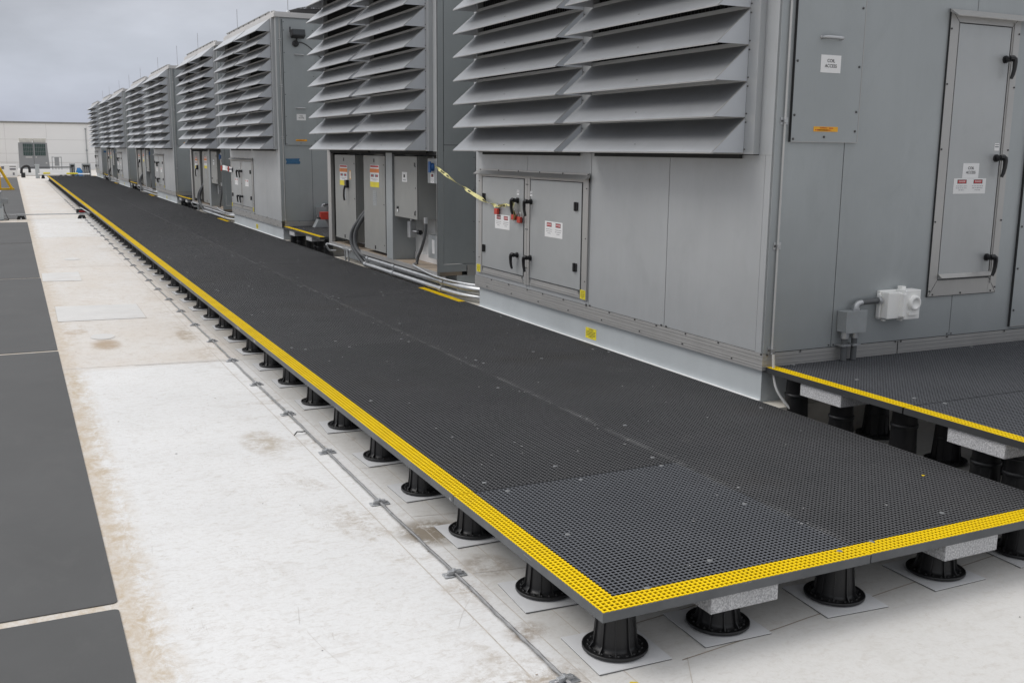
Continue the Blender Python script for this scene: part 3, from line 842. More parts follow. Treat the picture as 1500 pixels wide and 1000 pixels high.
    s = MB(); sign(s, face_end(1.925, -.0143, 1.60), .045, .05, [('r', -.4, -.05, .4, .1, 'ink_soft'), ('r', -.4, .25, .4, .35, 'ink_soft')]); s.build('small_label', d)
    # next hatch, partly out of the frame
    b = MB(); b.box(2.235, -.016, .335, 3.1, 0, 3.0, 'casing'); b.box(2.232, -.018, .332, 2.236, 0, 3.0, 'seam'); b.box(2.235, -.0165, .330, 3.1, -.001, .3355, 'trim')
    for z in (.45, .75, 1.05, 1.4, 1.75, 2.2): screws(b, [(2.26, -.016, z)], 'y', .008)
    b.build('screwed_hatch', root)
    # down lead strapped to the corner
    b = MB(); b.tube([(.058, -.014, .30+i*.1+0) for i in range(36)], .0068, 'cable_white', 8)
    b.build('down_lead', root)
    for z in (.98, 1.735, 2.6, 3.35, .325):
        b = MB(); b.box(.03, -.008, z-.022, .088, -.003, z+.022, 'galv'); b.box(.045, -.027, z-.010, .071, -.008, z+.010, 'galv'); screws(b, [(.038, -.008, z), (.08, -.008, z)], 'y', .006)
        b.build('lead_clamp', root, bevel=.001)
    return root

def make_open():
    root = thing('air_handling_unit', '', 'air handler', (XW, Y0[0]+5.46, 0), 'air handling units with an open electrical bay')
    make_common(root, LEN_O, False); make_louvres(root, LEN_O)
    def cab(name, y0, y1, z0, z1, x, depth, stuff, lab):
        b = MB(); b.box(x, y0, z0, x+depth, y1, z1, 'cabinet'); d0 = b.build(name, root, bevel=.004); d0['label'] = lab
        b = MB(); b.box(x-.020, y0+.004, z0+.004, x-.002, y1-.004, z1-.004, 'cabinet')
        screws(b, [(x-.02, y0+.05, z0+.1), (x-.02, y0+.05, z1-.12), (x-.02, y0+.05, (z0+z1)/2)], 'x', .010)
        d = b.build('cabinet_door', d0, bevel=.004)
        for (kind, y, z) in stuff:
            s = MB()
            if kind == 'stack':
                sign(s, face_front(x-.0205, y, z+.05), .36, .28, [('r', -.46, .40, .46, .48, 'red'), ('r', -.5, .16, .5, .34, 'orange', 2), ('r', -.4, -.04, -.06, .08, 'ink_soft'), ('r', .06, -.04, .4, .08, 'ink_soft'), ('r', -.36, -.02, -.2, .05, 'red', 3), ('r', .2, -.02, .36, .05, 'red', 3),
                      ('r', -.5, -.5, .5, -.26, 'sticker_yellow', 2)]+lines(-.4, .4, .24, 1, .1, 'ink', .03)+lines(-.4, .4, -.34, 3, .06, 'ink_soft', .02)+lines(-.4, .4, -.13, 2, .05, 'ink_soft', .02))
                s.build('warning_label', d)
            elif kind == 'strip':
                sign(s, face_front(x-.0205, y, z+.09), .15, .19, lines(-.4, .4, .4, 7, .12, 'ink_soft', .02), 'box_grey'); s.build('data_plate', d)
            elif kind == 'card':
                sign(s, face_front(x-.0205, y, z), .17, .115, [('r', -.2, -.05, .1, .25, 'ink'), ('r', -.3, -.35, .3, -.28, 'ink_soft')]); s.build('white_label', d)
            elif kind == 'tagy':
                sign(s, face_front(x-.0205, y, z), .07, .12, [('r', -.3, -.4, .3, .4, 'paper')], 'sticker_orange'); s.build('small_label', d)
            elif kind == 'key':
                s.lathe([(.018, 0), (.018, -.015), (0, -.015)], (x-.02, y, z), 'handle_black', 10, axis='x'); s.box(x-.03, y-.02, z-.05, x-.035+.01, y+.015, z-.01, 'paper'); s.build('lock', d)
            elif kind == 'lever':
                s.xf = face_front(x-.02, y, z); s.box(-.045, -.05, 0, .045, .06, .04, 'handle_black')
                s.tube([(.0, -.02, .045), (.0, -.08, .06), (-.01, -.16, .06), (-.02, -.22, .05)], .014, 'handle_black', 8); s.xf = None; s.build('handle', d, bevel=.006)
            elif kind == 'dot':
                s.box(x-.026, y-.012, z-.025, x-.02, y+.012, z+.02, 'handle_black'); s.build('latch', d)
        return d0
    cab('electrical_cabinet', 3.07, 4.05, .29, 1.475, .05, .58, [('stack', 3.62, 1.14), ('tagy', 3.30, 1.20), ('lever', 3.42, 1.07), ('dot', 3.6, 1.41), ('strip', 3.58, .86), ('dot', 3.6, .34)], 'tall grey electrical cabinet with a black lever and warning labels')
    cab('electrical_cabinet', 1.84, 2.71, .25, 1.475, .05, .58, [('stack', 2.25, 1.16), ('strip', 2.25, .84), ('dot', 2.27, 1.41), ('dot', 2.25, .30)], 'tall grey electrical cabinet with stacked labels and no handle')
    cab('control_cabinet', .69, 1.47, .745, 1.475, .04, .66, [('card', 1.10, 1.23), ('key', 1.34, .86), ('dot', .76, 1.38), ('dot', .76, .82)], 'square grey control cabinet with a small white card')
    b = MB(); b.box(.045, .11, 1.18, .22, .42, 1.455, 'box_grey'); d = b.build('switch_box', root, bevel=.005)
    b = MB(); b.lathe([(.045, 0), (.045, -.02), (.03, -.035), (0, -.035)], (.045, .25, 1.36), 'blue', 16, axis='x'); b.box(-.005, .22, 1.30, .012, .28, 1.42, 'blue'); b.build('rotary_switch', d, bevel=.004)
    s = MB(); sign(s, face_front(.0445, .27, 1.24), .11, .11, [('r', -.3, .1, .3, .4, 'ink'), ('r', -.2, .15, .0, .35, 'red', 2)]+lines(-.4, .4, -.1, 3, .13)); s.build('white_label', d)
    b = MB(); b.box(.19, .50, .30, .30, .78, .57, 'box_grey'); b.box(.188, .58, .36, .191, .66, .52, 'paper'); b.build('small_enclosure', root, bevel=.004)
    b = MB(); b.box(.12, 1.20, .50, .20, 1.30, .70, 'galv'); b.tube([(.16, 1.25, .70), (.16, 1.25, .745)], .02, 'galv'); b.tube([(.16, 1.2, .58), (.16, 1.02, .58), (.18, .98, .58)], .018, 'steel'); b.tube([(.16, .95, .58), (.16, 1.02, .58)], .03, 'handle_black'); b.build('filter_bowl', root, bevel=.004)
    b = MB()
    for (z, r) in ((1.33, .028), (.95, .028), (.78, .03)): b.tube([(.25, 3.06, z), (.25, 2.95, z)], r, 'steel', 10)
    b.tube([(.22, 3.06, 1.36), (.22, 2.9, 1.10), (.24, 2.75, 1.05)], .018, 'steel'); b.tube([(.12, .42, 1.47), (.14, .34, 1.22)], .012, 'galv')
    b.tube([(.2, .32, 1.10), (.15, .18, 1.10)], .02, 'steel')
    b.build('fittings', root)
    return root

solid = make_solid(); opened = make_open(); index_kids()
sl = ['large grey louvred unit nearest the camera, taped access doors on its front', 'grey louvred unit with blue tape and a floodlight on its end wall, second doored unit',
      'grey louvred unit with paired doors, third doored unit from the camera', 'grey louvred unit with paired doors, fourth doored unit from the camera', 'grey louvred unit at the far end of the row']
ol = ['grey louvred unit over an open bay of electrical cabinets, nearest of that kind', 'grey louvred unit with an open cabinet bay, second one, beyond the blue taped unit',
      'grey louvred unit with an open cabinet bay, third of that kind', 'grey louvred unit with an open cabinet bay, farthest of that kind']
for k in range(5):
    u = solid if k == 0 else copy_tree(solid)
    u.location = (XW, Y0[k], 0); u['label'] = sl[k]
for k in range(4):
    u = opened if k == 0 else copy_tree(opened)
    u.location = (XW, Y0[k]+5.46, 0); u['label'] = ol[k]

# socket and junction box on the end walls
def curve(p, n=8):
    """Catmull-Rom through points"""
    P = [Vector(q) for q in p]; P = [P[0]*2-P[1]]+P+[P[-1]*2-P[-2]]; out = []
    for i in range(1, len(P)-2):
        for j in range(n):
            t = j/n; a, b_, c, d = P[i-1], P[i], P[i+1], P[i+2]
            out.append(tuple(.5*((2*b_)+(c-a)*t+(2*a-5*b_+4*c-d)*t*t+(3*b_-a-3*c+d)*t**3)))
    out.append(tuple(P[-2])); return out
def electrics(k):
    n = ['nearest', 'second', 'third', 'fourth', 'farthest'][k]
    y = Y0[k]
    r = thing('junction_box', 'grey junction box with two conduit legs on the end wall of the %s doored unit' % n, 'junction box', (XW+.68, y, .21), 'junction boxes on the end walls')
    b = MB(); b.box(-.085, -.085, .20, .085, -.004, .335, 'box_grey'); b.box(-.088, -.092, .195, .088, -.085, .34, 'box_grey'); b.build('box', r, bevel=.002)
    for x in (-.05, .035):
        b = MB(); b.tube([(x, -.045, .01), (x, -.045, .155)], .02, 'flex', 12); b.tube([(x, -.045, .155), (x, -.045, .20)], .026, 'galv', 10); b.box(x-.035, -.07, .105, x+.035, -.002, .118, 'galv'); b.build('conduit_leg', r)
    b = MB(); b.tube(curve([(.03, -.045, .335), (.03, -.045, .36), (.045, -.045, .378), (.075, -.045, .383)], 5), .021, 'galv', 10); b.tube([(.03, -.045, .336), (.03, -.045, .352)], .027, 'galv', 10)
    b.tube([(.075, -.045, .383), (.225, -.045, .389)], .017, 'flex', 10); b.tube([(.215, -.045, .389), (.245, -.045, .389)], .024, 'galv', 10); b.build('elbow', r)
    r = thing('socket_box', 'white socket box with a round cover on the end wall of the %s doored unit' % n, 'socket box', (XW+1.07, y, .47), 'socket boxes on the end walls')
    b = MB(); w = 'white_plastic'; b.box(-.14, -.03, 0, .135, 0, .19, w); b.box(-.13, -.095, .008, -.005, -.03, .182, w); b.box(-.15, -.045, .01, -.14, -.012, .17, w)
    b.box(.0, -.115, .0, .14, -.03, .195, w); b.box(-.03, -.13, .02, .0, -.04, .175, w)
    b.box(.02, -.06, .19, .06, -.02, .215, w); b.box(-.12, -.06, -.012, -.10, -.03, 0, w); b.box(.0, -.09, -.012, .02, -.05, 0, w); b.build('body', r, bevel=.005)
    b = MB(); b.lathe([(.05, 0), (.05, -.02), (.042, -.026), (.03, -.026), (.028, -.02), (0, -.02)], (.075, -.115, .11), w, 24, axis='y'); b.box(.03, -.13, .03, .11, -.115, .05, w); b.build('round_cover', r)
for k in range(3): electrics(k)
# floodlights
for k in range(1, 5):
    n = ['', 'second', 'third', 'fourth', 'farthest'][k]
    r = thing('floodlight', 'small black floodlight high on the end wall of the %s doored unit' % n, 'floodlight', (XW+.34, Y0[k], 3.32), 'floodlights on the end walls')
    b = MB(); b.xf = lambda x, y, z: (x, y*math.cos(.35)+z*math.sin(.35)-.14, -y*math.sin(.35)+z*math.cos(.35)+.13)
    b.box(-.11, -.06, -.055, .11, .06, .055, 'flood_black'); b.box(-.10, -.064, -.045, .10, -.06, .045, 'glass_dark')
    for i in range(10): b.box(-.1+i*.022, .06, -.05, -.094+i*.022, .085, .05, 'flood_black')
    b.box(-.125, -.05, -.05, -.11, .05, .05, 'flood_black'); b.xf = None; b.build('lamp_head', r, bevel=.004)
    b = MB(); b.lathe([(.055, 0), (.055, -.05), (.04, -.06), (0, -.06)], (-.02, 0, -.02), 'flood_black', 16, axis='y'); b.tube([(-.02, -.05, -.02), (-.02, -.12, .06)], .015, 'flood_black'); b.tube([(-.125, -.1, .15), (-.125, -.1, .24)], .012, 'flood_black'); b.build('mount', r)
    b = MB(); b.tube(curve([(.03, -.02, -.0), (.10, -.02, .0), (.2, -.015, -.05), (.32, -.01, -.15), (.45, -.01, -.25)]), .011, 'flex'); b.build('cord', r)
# strips of blue tape
for k in (1, 4):
    b = MB(); pts = [(0, .0), (.02, .035), (.0, .09), (.25, .095), (.235, .06), (.26, .03), (.245, .0)]
    b.prism([(x, z) for x, z in pts], 'y', -.0045, -.0032, 'blue_tape'); o = b.build('tape_strip'); o.location = (XW+.095, Y0[k], 1.29)
    tag(o, 'strip of blue tape on the end wall of the %s doored unit' % ('second' if k == 1 else 'farthest'), 'tape', 'blue tape strips')
# caution tape from the open bay to the first access door
def tape(path, w, tw, mats, z=0):
    b = MB(); n = len(path); prev = None
    for i, p in enumerate(path):
        p = Vector(p); d = (Vector(path[min(i+1, n-1)])-Vector(path[max(i-1, 0)])).normalized()
        side = d.cross(Vector((1, 0, 0))).normalized(); out = d.cross(side).normalized()
        a = tw*math.sin(i*.47)+.3*math.sin(i*1.1); v = (side*math.cos(a)+out*math.sin(a))*w/2
        cur = (tuple(p-v), tuple(p-v*.45), tuple(p+v*.45), tuple(p+v))
        if prev:
            for j in range(3):
                m = mats[0]
                if j == 1: m = mats[1] if i % 9 in (1, 2, 4) else mats[0]
                b.quad(prev[j], prev[j+1], cur[j+1], cur[j], m)
        prev = cur
    return b
pth = curve([(2.44, 7.64, 1.375), (2.43, 7.5, 1.34), (2.41, 7.0, 1.225), (2.41, 6.5, 1.11), (2.415, 6.1, 1.035), (2.42, 5.98, 1.035), (2.41, 5.8, 1.045), (2.40, 5.62, 1.075)], 8)
o = tape(pth, .036, 1.1, ('tape_yellow', 'ink')).build('caution_tape'); tag(o, 'twisted pale yellow caution tape strung from the open bay to the black door handle', 'caution tape')
o = tape([(2.40, 5.62, 1.08), (2.395, 5.61, 1.02), (2.40, 5.59, .97), (2.405, 5.62, .92)], .05, .8, ('tape_yellow', 'ink')).build('tape_end'); tag(o, 'loose end of yellow tape dangling from the upper handle of the left door', 'tape')
for i, (y, z, lab) in enumerate(((6.03, .985, 'red padlock hanging from the caution tape over the left access door'), (5.54, .935, 'red lockout tag hanging at the middle post of the access doors'), (5.66, .955, 'red lockout clasp on the upper handle of the left access door'))):
    r = thing('padlock', lab, 'padlock', (2.425, y, z), 'red lockout pieces on the doors')
    b = MB(); b.box(-.015, -.035, -.035, .01, .035, .02, 'red_paint'); b.build('body', r, bevel=.004)
    b = MB(); b.tube(curve([(0, -.02, .018), (0, -.018, .045), (0, 0, .06), (0, .018, .045), (0, .02, .018)], 4), .004, 'steel', 6); b.build('shackle', r)
o = tape([(2.42, 19.0+i*.13, 1.11+.004*i) for i in range(9)], .10, .15, ('paper', 'ink_soft')).build('barrier_tape'); tag(o, 'short white and red barrier tape between the second doored unit and the open unit behind', 'tape')
for y in (19.25, 20.05):
    b = MB(); b.box(-.008, -.03, -.055, .008, .05, .055, 'red_paint'); o = b.build('red_tag', bevel=.004); o.location = (2.40, y, 1.12)
    tag(o, 'red tag at the %s end of the white barrier tape' % ('near' if y < 20 else 'far'), 'tag', 'red tags on the barrier tape')

# conduits beside each open bay
for k in range(4):
    y0 = Y0[k]-2.16; n = ORD[k] if k else 'nearest'
    def T(p): return [(a, b_+y0, c) for a, b_, c in p]
    for i, (xx, zz, yn, yf, r, word) in enumerate(((2.498, .118, 7.25, 10.20, .034, 'upper'), (2.490, .034, 7.30, 10.30, .029, 'lower'))):
        rt = thing('conduit_pipe', '%s galvanised conduit pipe on the ledge below the %s open bay' % (word, n), 'conduit', (0, 0, 0), 'galvanised conduits below the open bays')
        b = MB(); b.tube(curve(T([(xx, yf, zz), (xx, yn+1.0, zz), (xx+.01, yn, zz), (xx+.07, yn-.38, zz), (xx+.24, yn-.56, zz-.005), (xx+.7, yn-.60, zz-.01)]), 6), r, 'galv', 10)
        for q in (yf-.02, yn+1.9, yn+.3): b.tube(T([(xx, q-.04, zz), (xx, q+.04, zz)]), r*1.25, 'galv', 10)
        b.build('pipe', rt)
        b = MB(); o_ = .0 if i == 0 else .10; q = .02*i
        b.tube(curve(T([(2.66, 10.40+o_, .92), (2.60, 10.38+o_, .78), (2.50, 10.46+o_, .62), (2.44-q, 10.56+o_, .44), (2.43-q, 10.54+o_, .27), (2.46-q*.5, 10.42+o_, .13+zz*.3), (xx, yf+.08, zz+.01), (xx, yf-.02, zz)]), 6), .028, 'flex', 10); b.build('flexible_hose', rt)
    b = MB(); b.tube(curve(T([(2.54, 8.50, .225), (2.462, 8.40, .222), (2.448, 8.2, .205), (2.448, 7.7, .17), (2.50, 7.15, .16), (2.70, 6.80, .15), (3.2, 6.72, .13)]), 6), .014, 'galv', 8)
    tag(b.build('thin_conduit'), 'thin galvanised conduit leaving the %s open bay' % n, 'conduit', 'thin conduits below the open bays')
    b = MB(); b.tube(curve(T([(2.56, 8.24, .76), (2.56, 8.26, .6), (2.55, 8.36, .42), (2.55, 8.48, .30), (2.54, 8.50, .21)]), 6), .019, 'flex', 8); b.tube(T([(2.56, 8.24, .78), (2.56, 8.24, .71)]), .027, 'galv', 8)
    tag(b.build('control_hose'), 'dark hose dropping from the control cabinet of the %s open bay' % n, 'hose', 'dark hoses of the open bays')
    b = MB(); b.tube(curve(T([(2.60, 12.08, .05), (2.50, 12.08, .06), (2.455, 12.06, .13), (2.46, 11.95, .165), (2.46, 10.85, .165)]), 5), .014, 'galv', 8)
    for q in (11.0, 11.15): b.tube(T([(2.46, q, .165), (2.47, q, .0)]), .012, 'galv', 8)
    b.box(2.44, 10.95+y0, .155, 2.50, 11.2+y0, .18, 'galv')
    tag(b.build('pipe_rail'), 'low bent pipe rail at the far corner of the %s open bay' % n, 'pipe', 'low pipe rails at the open bays')
# white cable below the first side platform
b = MB(); b.tube(curve([(2.518, 2.13, .30), (2.518, 2.11, .16), (2.53, 2.07, .06), (2.60, 1.99, -.06), (2.68, 1.88, -.16), (2.85, 1.7, -.235)], 8), .009, 'cable_white', 8)
tag(b.build('hanging_cable'), 'white cable hanging down below the near side platform beside the curb', 'cable')

# rods and fans on the roofs
rods = [14.98, 19.25, 24.2, 27.75, 31.9, 36.75, 40.65, 44.7, 49.6, 53.45]
b = MB(); b.tube([(0, 0, 0), (0, 0, .55)], .006, 'galv', 6); b.lathe([(.03, 0), (.03, .03), (.012, .04), (0, .04)], (0, 0, 0), 'galv', 10); rod = b.build('lightning_rod')
for i, y in enumerate(rods):
    o = rod if i == 0 else rod.copy()
    if i: C.objects.link(o)
    o.location = (XW+.24, y, TOP+.085); tag(o, 'thin metal lightning rod on the unit roofs, %s counted from the camera' % ORD[i], 'lightning rod', 'lightning rods on the unit roofs')
def fan(x, y, lab):
    r = thing('roof_fan', lab, 'fan', (x, y, TOP+.085), 'fans on the unit roofs')
    b = MB(); b.lathe([(.48, 0), (.50, .03), (.46, .05), (.46, .16), (.48, .18), (.44, .18), (.44, .05)], (0, 0, 0), 'flood_black', 28); b.build('shroud', r)
    b = MB()
    for q in (.12, .22, .32, .42): b.tube([(q*math.cos(t*PI/12), q*math.sin(t*PI/12), .18+.09*(1-(q/.45)**2)) for t in range(25)], .006, 'flood_black', 5)
    for t in range(8): b.tube([(q*math.cos(t*PI/4), q*math.sin(t*PI/4), .18+.09*(1-(q/.45)**2)) for q in (.0, .2, .35, .46)], .006, 'flood_black', 5)
    b.build('guard', r)
for k in range(1, 5): fan(XW+.98, Y0[k]+1.2, 'black round fan on the roof of the %s doored unit' % ['', 'second', 'third', 'fourth', 'farthest'][k])

# red cross stand on the platform before the second doored unit
r = thing('beam_clamp_stand', 'red steel stand with grey feet on the platform before the second doored unit', 'stand', (3.05, 14.55, PZ))
b = MB(); b.box(0, -.05, .13, .55, .05, .25, 'red_paint'); b.box(0, -.054, .235, .55, .054, .26, 'red_paint'); b.box(.35, -.35, .05, .47, -.05, .20, 'red_paint'); b.build('beam', r, bevel=.004)
for (x, y) in ((-.12, -.06), (.10, -.42)):
    b = MB(); b.prism([(x, 0), (x+.26, 0), (x+.20, .12), (x+.08, .14)], 'y', y, y+.16, 'box_grey'); b.box(x+.08, y+.03, .13, x+.18, y+.13, .17, 'flood_black'); b.build('foot', r, bevel=.004)

# ------------------------------------------------------------------ steel pipe across the roof
r = thing('roof_pipe', 'thin steel pipe on black rubber supports crossing the roof to the walkway', 'pipe', (0, 25.5, ROOF))
b = MB(); b.tube([(-2.0, 0, .115), (0.0, 0, .115)], .014, 'galv', 8); b.tube([(-.02, 0, .115), (.02, 0, .115)], .024, 'galv', 8); b.tube([(0.0, 0, .115), (.06, 0, .115), (.02, .7, .12), (-.05, 2.6, .13)], .016, 'galv', 8); b.build('pipe', r)
def support(x, y, lab):
    b = MB(); b.prism([(-.10, 0), (.10, 0), (.07, .08), (-.07, .08)], 'y', -.08, .08, 'black_rubber'); b.box(-.05, -.03, .08, .05, .03, .10, 'galv'); b.prism([(-.02, 0.0), (.02, 0.0), (0, .05)], 'y', -.0805, -.079, 'slip_pad')
    o = b.build('pipe_support', bevel=.006); o.location = (x, y, ROOF+.001); tag(o, lab, 'pipe support', 'rubber pipe supports'); return o
support(-1.575, 25.5, 'black rubber support under the left end of the steel pipe')
support(-.175, 25.4, 'black rubber support under the pipe end beside the walkway')
b = MB(); b.box(-.13, -.06, 0, .13, .06, .11, 'flood_black'); b.box(-.06, -.063, .03, .1, -.06, .07, 'red'); o = b.build('marker_block', bevel=.006); o.location = (-.05, 27.75, ROOF+.001)
tag(o, 'dark block with a dull red mark beside the walkway edge behind the pipe', 'marker block')
# grey box and yellow guard rail at the left edge
r = thing('roof_cabinet', 'grey cabinet on a white base at the left edge of the photo', 'cabinet', (-2.3, 25.3, ROOF))
b = MB(); b.box(-.5, -.1, 0, .345, .6, .30, 'curb'); b.build('base', r, bevel=.004)
b = MB(); b.box(-.45, -.07, .30, .33, .55, .70, 'box_grey'); b.build('body', r, bevel=.005)
b = MB(); b.box(.33, -.06, .40, .47, .02, .53, 'box_grey'); b.box(.345, -.068, .42, .455, -.06, .51, 'chiller_grey'); b.build('switch', r, bevel=.004)
b = MB(); b.tube(curve([(.36, -.03, .41), (.37, -.05, .25), (.42, -.06, .08), (.44, -.07, .01), (.2, -.2, .01), (-.3, -.25, .01)]), .009, 'black_rubber', 6); b.build('cord', r)
r = thing('guard_rail', 'yellow painted guard rail with a diagonal brace at the left edge', 'guard rail', (-2.2, 45, ROOF))
b = MB(); b.box(-.08, -.05, 0, .06, .05, 1.6, 'yellow_rail'); b.build('post', r, bevel=.004)
b = MB(); b.tube([(.46, 0, .04), (.0, 0, 1.02)], .055, 'yellow_rail', 8); b.build('brace', r)
b = MB(); b.box(-.4, -.06, 0, .55, .06, .08, 'yellow_rail'); b.build('foot_bar', r, bevel=.004)
b = MB(); b.tube([(-2.5, 0, 1.05), (0, 0, 1.05)], .03, 'yellow_rail', 8); b.tube([(-2.5, 0, .55), (0, 0, .55)], .03, 'yellow_rail', 8); b.build('rail', r)
# ------------------------------------------------------------------ far end: white wall, chiller, small equipment
r = thing('white_building', 'long white walled building with a grey parapet line across the far end', 'building', (0, 88, ROOF))
b = MB(); b.box(-45, 0, 0, 40, 12, 3.62, 'wall_white')
for z in (.55, 1.25, 2.35): b.box(-45, -.006, z, 40, 0, z+.02, 'seam_soft' if z < 1 else 'cap')
for i in range(28): b.box(-44+i*3, -.004, 0, -43.985+i*3, 0, 3.6, 'cap')
b.build('wall', r)
b = MB(); b.box(-45.1, -.08, 3.62, 40.1, 12.1, 3.76, 'coping'); b.build('coping', r)
b = MB(); b.tube([(3.93, -.06, .3), (3.93, -.06, 3.3)], .03, 'box_grey', 8); b.box(3.86, -.1, 1.5, 4.0, -.03, 1.6, 'box_grey'); b.box(3.86, -.1, 3.2, 4.0, -.03, 3.3, 'box_grey'); b.build('down_pipe', r)
r = thing('roof_curb', 'low white upstand in front of the chiller at the end of the walk pads', 'upstand', (0, 68, ROOF))
b = MB(); b.box(-2.9, 0, 0, 1.6, .5, .36, 'wall_white'); b.box(-2.9, -.01, 0, 1.6, 0, .04, 'seam_soft'); b.build('body', r, bevel=.01)
r = thing('chiller', 'grey chiller with two dark green coil windows and pale fan housings at the far wall', 'chiller', (-.27, 75, ROOF))
b = MB(); b.box(-1.0, -.2, 0, 1.1, 2.4, .30, 'wall_white'); b.build('plinth', r)
b = MB(); b.prism([(-.93, .30), (.97, .30), (.88, 2.06), (-.90, 2.06)], 'y', 0, 2.2, 'chiller_grey'); b.box(.0, -.004, .3, .015, 0, 2.06, 'seam'); b.box(-.5, -.01, 1.05, -.1, 0, 1.12, 'cap'); b.box(.12, -.01, 1.05, .2, 0, 1.14, 'cap'); b.box(.72, -.01, .65, .82, 0, .75, 'cap'); b.build('body', r, bevel=.01)
for x in (-.62, .10):
    b = MB(); b.box(x, -.02, 1.20, x+.66 if x > 0 else x+.60, 0, 1.99, 'coil')
    for i in range(1, 6): b.box(x+i*.11, -.03, 1.2, x+i*.11+.010, -.02, 1.99, 'box_grey')
    for i in range(1, 3): b.box(x, -.031, 1.2+i*.27, x+.66 if x > 0 else x+.6, -.02, 1.215+i*.27, 'chiller_grey')
    b.build('coil_window', r)
    b = MB(); c = -.43 if x < 0 else .43; b.prism([(c-.38, 2.06), (c+.38, 2.06), (c+.42, 2.36), (c-.42, 2.36)], 'y', .1, 1.2, 'chiller_top'); b.build('fan_housing', r, bevel=.02)
r = thing('panel_stand', 'small grey electrical panel on a thin steel frame beside the chiller', 'panel stand', (1.05, 72, ROOF))
b = MB()
for x in (-.28, .28): b.box(x-.02, 0, 0, x+.02, .04, 1.15, 'box_grey')
b.box(-.28, 0, 1.1, .28, .04, 1.14, 'box_grey'); b.box(-.28, 0, .45, .28, .04, .49, 'box_grey'); b.box(-.1, 0, 0, -.07, .04, .5, 'box_grey'); b.box(.08, 0, 0, .11, .04, .5, 'box_grey'); b.build('frame', r)
b = MB(); b.box(-.14, -.12, .55, .14, 0, 1.13, 'chiller_grey'); b.build('panel', r, bevel=.01)
for (x, w, lab) in ((1.585, .30, 'narrow stainless drum rack left of the blue tarp'), (2.36, .47, 'wider stainless drum rack right of the blue tarp')):
    r = thing('canister_rack', lab, 'rack', (x, 64, ROOF), 'stainless racks at the far end')
    b = MB(); b.box(-w/2, 0, .74, w/2, .4, .82, 'box_grey'); b.box(-w/2, 0, 0, -w/2+.05, .4, .74, 'box_grey'); b.box(w/2-.05, 0, 0, w/2, .4, .74, 'box_grey'); b.box(-w/2, .35, 0, w/2, .4, .74, 'chiller_grey'); b.build('frame', r)
    for i in range(int(w/.11)):
        b = MB(); b.lathe([(0, 0), (.05, 0), (.05, .58), (.03, .66), (0, .66)], (-w/2+.08+i*.12, .12, 0), 'steel', 12); b.build('canister', r)
b = MB(); rr2 = random.Random(5); vs = []; fs = []
for i in range(9):
    for j in range(12):
        t = i/8*PI/2; a = j/12*2*PI; q = .20*math.cos(t)*rr2.uniform(.85, 1.1)+.03
        vs.append((q*math.cos(a), q*math.sin(a), .58*math.sin(t)*rr2.uniform(.85, 1.05)))
for i in range(8):
    for j in range(12): fs.append((i*12+j, i*12+(j+1) % 12, (i+1)*12+(j+1) % 12, (i+1)*12+j))
b.add(vs, fs, 'blue_tarp', True); o = b.build('tarp_bundle'); o.location = (1.93, 64, ROOF); tag(o, 'bright blue tarp bundle between the stainless racks at the far end', 'tarp')
r = thing('gas_pipe', 'pale horizontal pipe with yellow sections on small supports at the far end', 'pipe', (0, 62, ROOF))
b = MB(); b.tube([(-.35, 0, .26), (2.4, 0, .26)], .035, 'wall_white', 8); b.build('pipe', r)
b = MB(); b.tube([(-.08, -.01, .30), (.28, -.01, .30)], .05, 'sticker_yellow', 8); b.tube([(1.15, -.01, .28), (1.75, -.01, .28)], .05, 'sticker_yellow', 8); b.build('yellow_sleeve', r)
for x in (-.1, .85, 1.1, 1.5, 1.75):
    b = MB(); b.prism([(x-.10, 0), (x+.10, 0), (x+.06, .2), (x-.06, .2)], 'y', -.1, .1, 'black_rubber'); b.build('support', r)
b = MB(); b.box(-.48, -.1, 0, -.26, .1, .78, 'curb'); b.box(-.5, -.11, .74, -.24, .11, .80, 'curb'); o = b.build('white_post', bevel=.01); o.location = (0, 62.4, ROOF); tag(o, 'short white capped post at the left end of the far pipe', 'post')
b = MB(); b.tube(curve([(-1.4, 0, .25), (-1.35, 0, .55), (-1.15, 0, .68), (-.98, 0, .62), (-.95, 0, .3)]), .075, 'flood_black', 10); b.tube([(-.98, 0, .6), (1.35, 0, .62)], .03, 'flood_black', 8); b.box(-1.42, -.1, .02, -1.2, .1, .3, 'flood_black')
o = b.build('elbow_pipe'); o.location = (.2, 63.5, ROOF); tag(o, 'dark bent pipe with a long straight run in front of the chiller', 'pipe')
b = MB(); b.box(-.45, 0, 0, .45, .6, .72, 'wall_white'); b.box(-.40, -.01, .45, -.25, 0, .62, 'ink_soft'); b.box(.05, -.01, .40, .38, 0, .50, 'ink_soft'); b.box(.05, -.01, .58, .4, 0, .63, 'ink_soft'); b.box(.2, -.01, .1, .3, 0, .25, 'ink_soft')
o = b.build('equipment_box', bevel=.01); o.location = (-1.85, 66, ROOF); tag(o, 'white equipment box with small dark vents at the far left', 'equipment box')
r = thing('light_mast', 'tip of a distant light mast at the left edge against the sky', 'mast', (-2.62, 60, ROOF))
b = MB(); b.tube([(0, 0, 0), (0, 0, 8.2)], .05, 'flood_black', 8); b.build('pole', r)
b = MB(); b.tube([(-.3, 0, 7.9), (.42, 0, 7.88)], .035, 'flood_black', 8); b.tube([(0, 0, 8.2), (.12, 0, 8.5), (.28, 0, 8.25)], .03, 'flood_black', 8); b.build('arm', r)

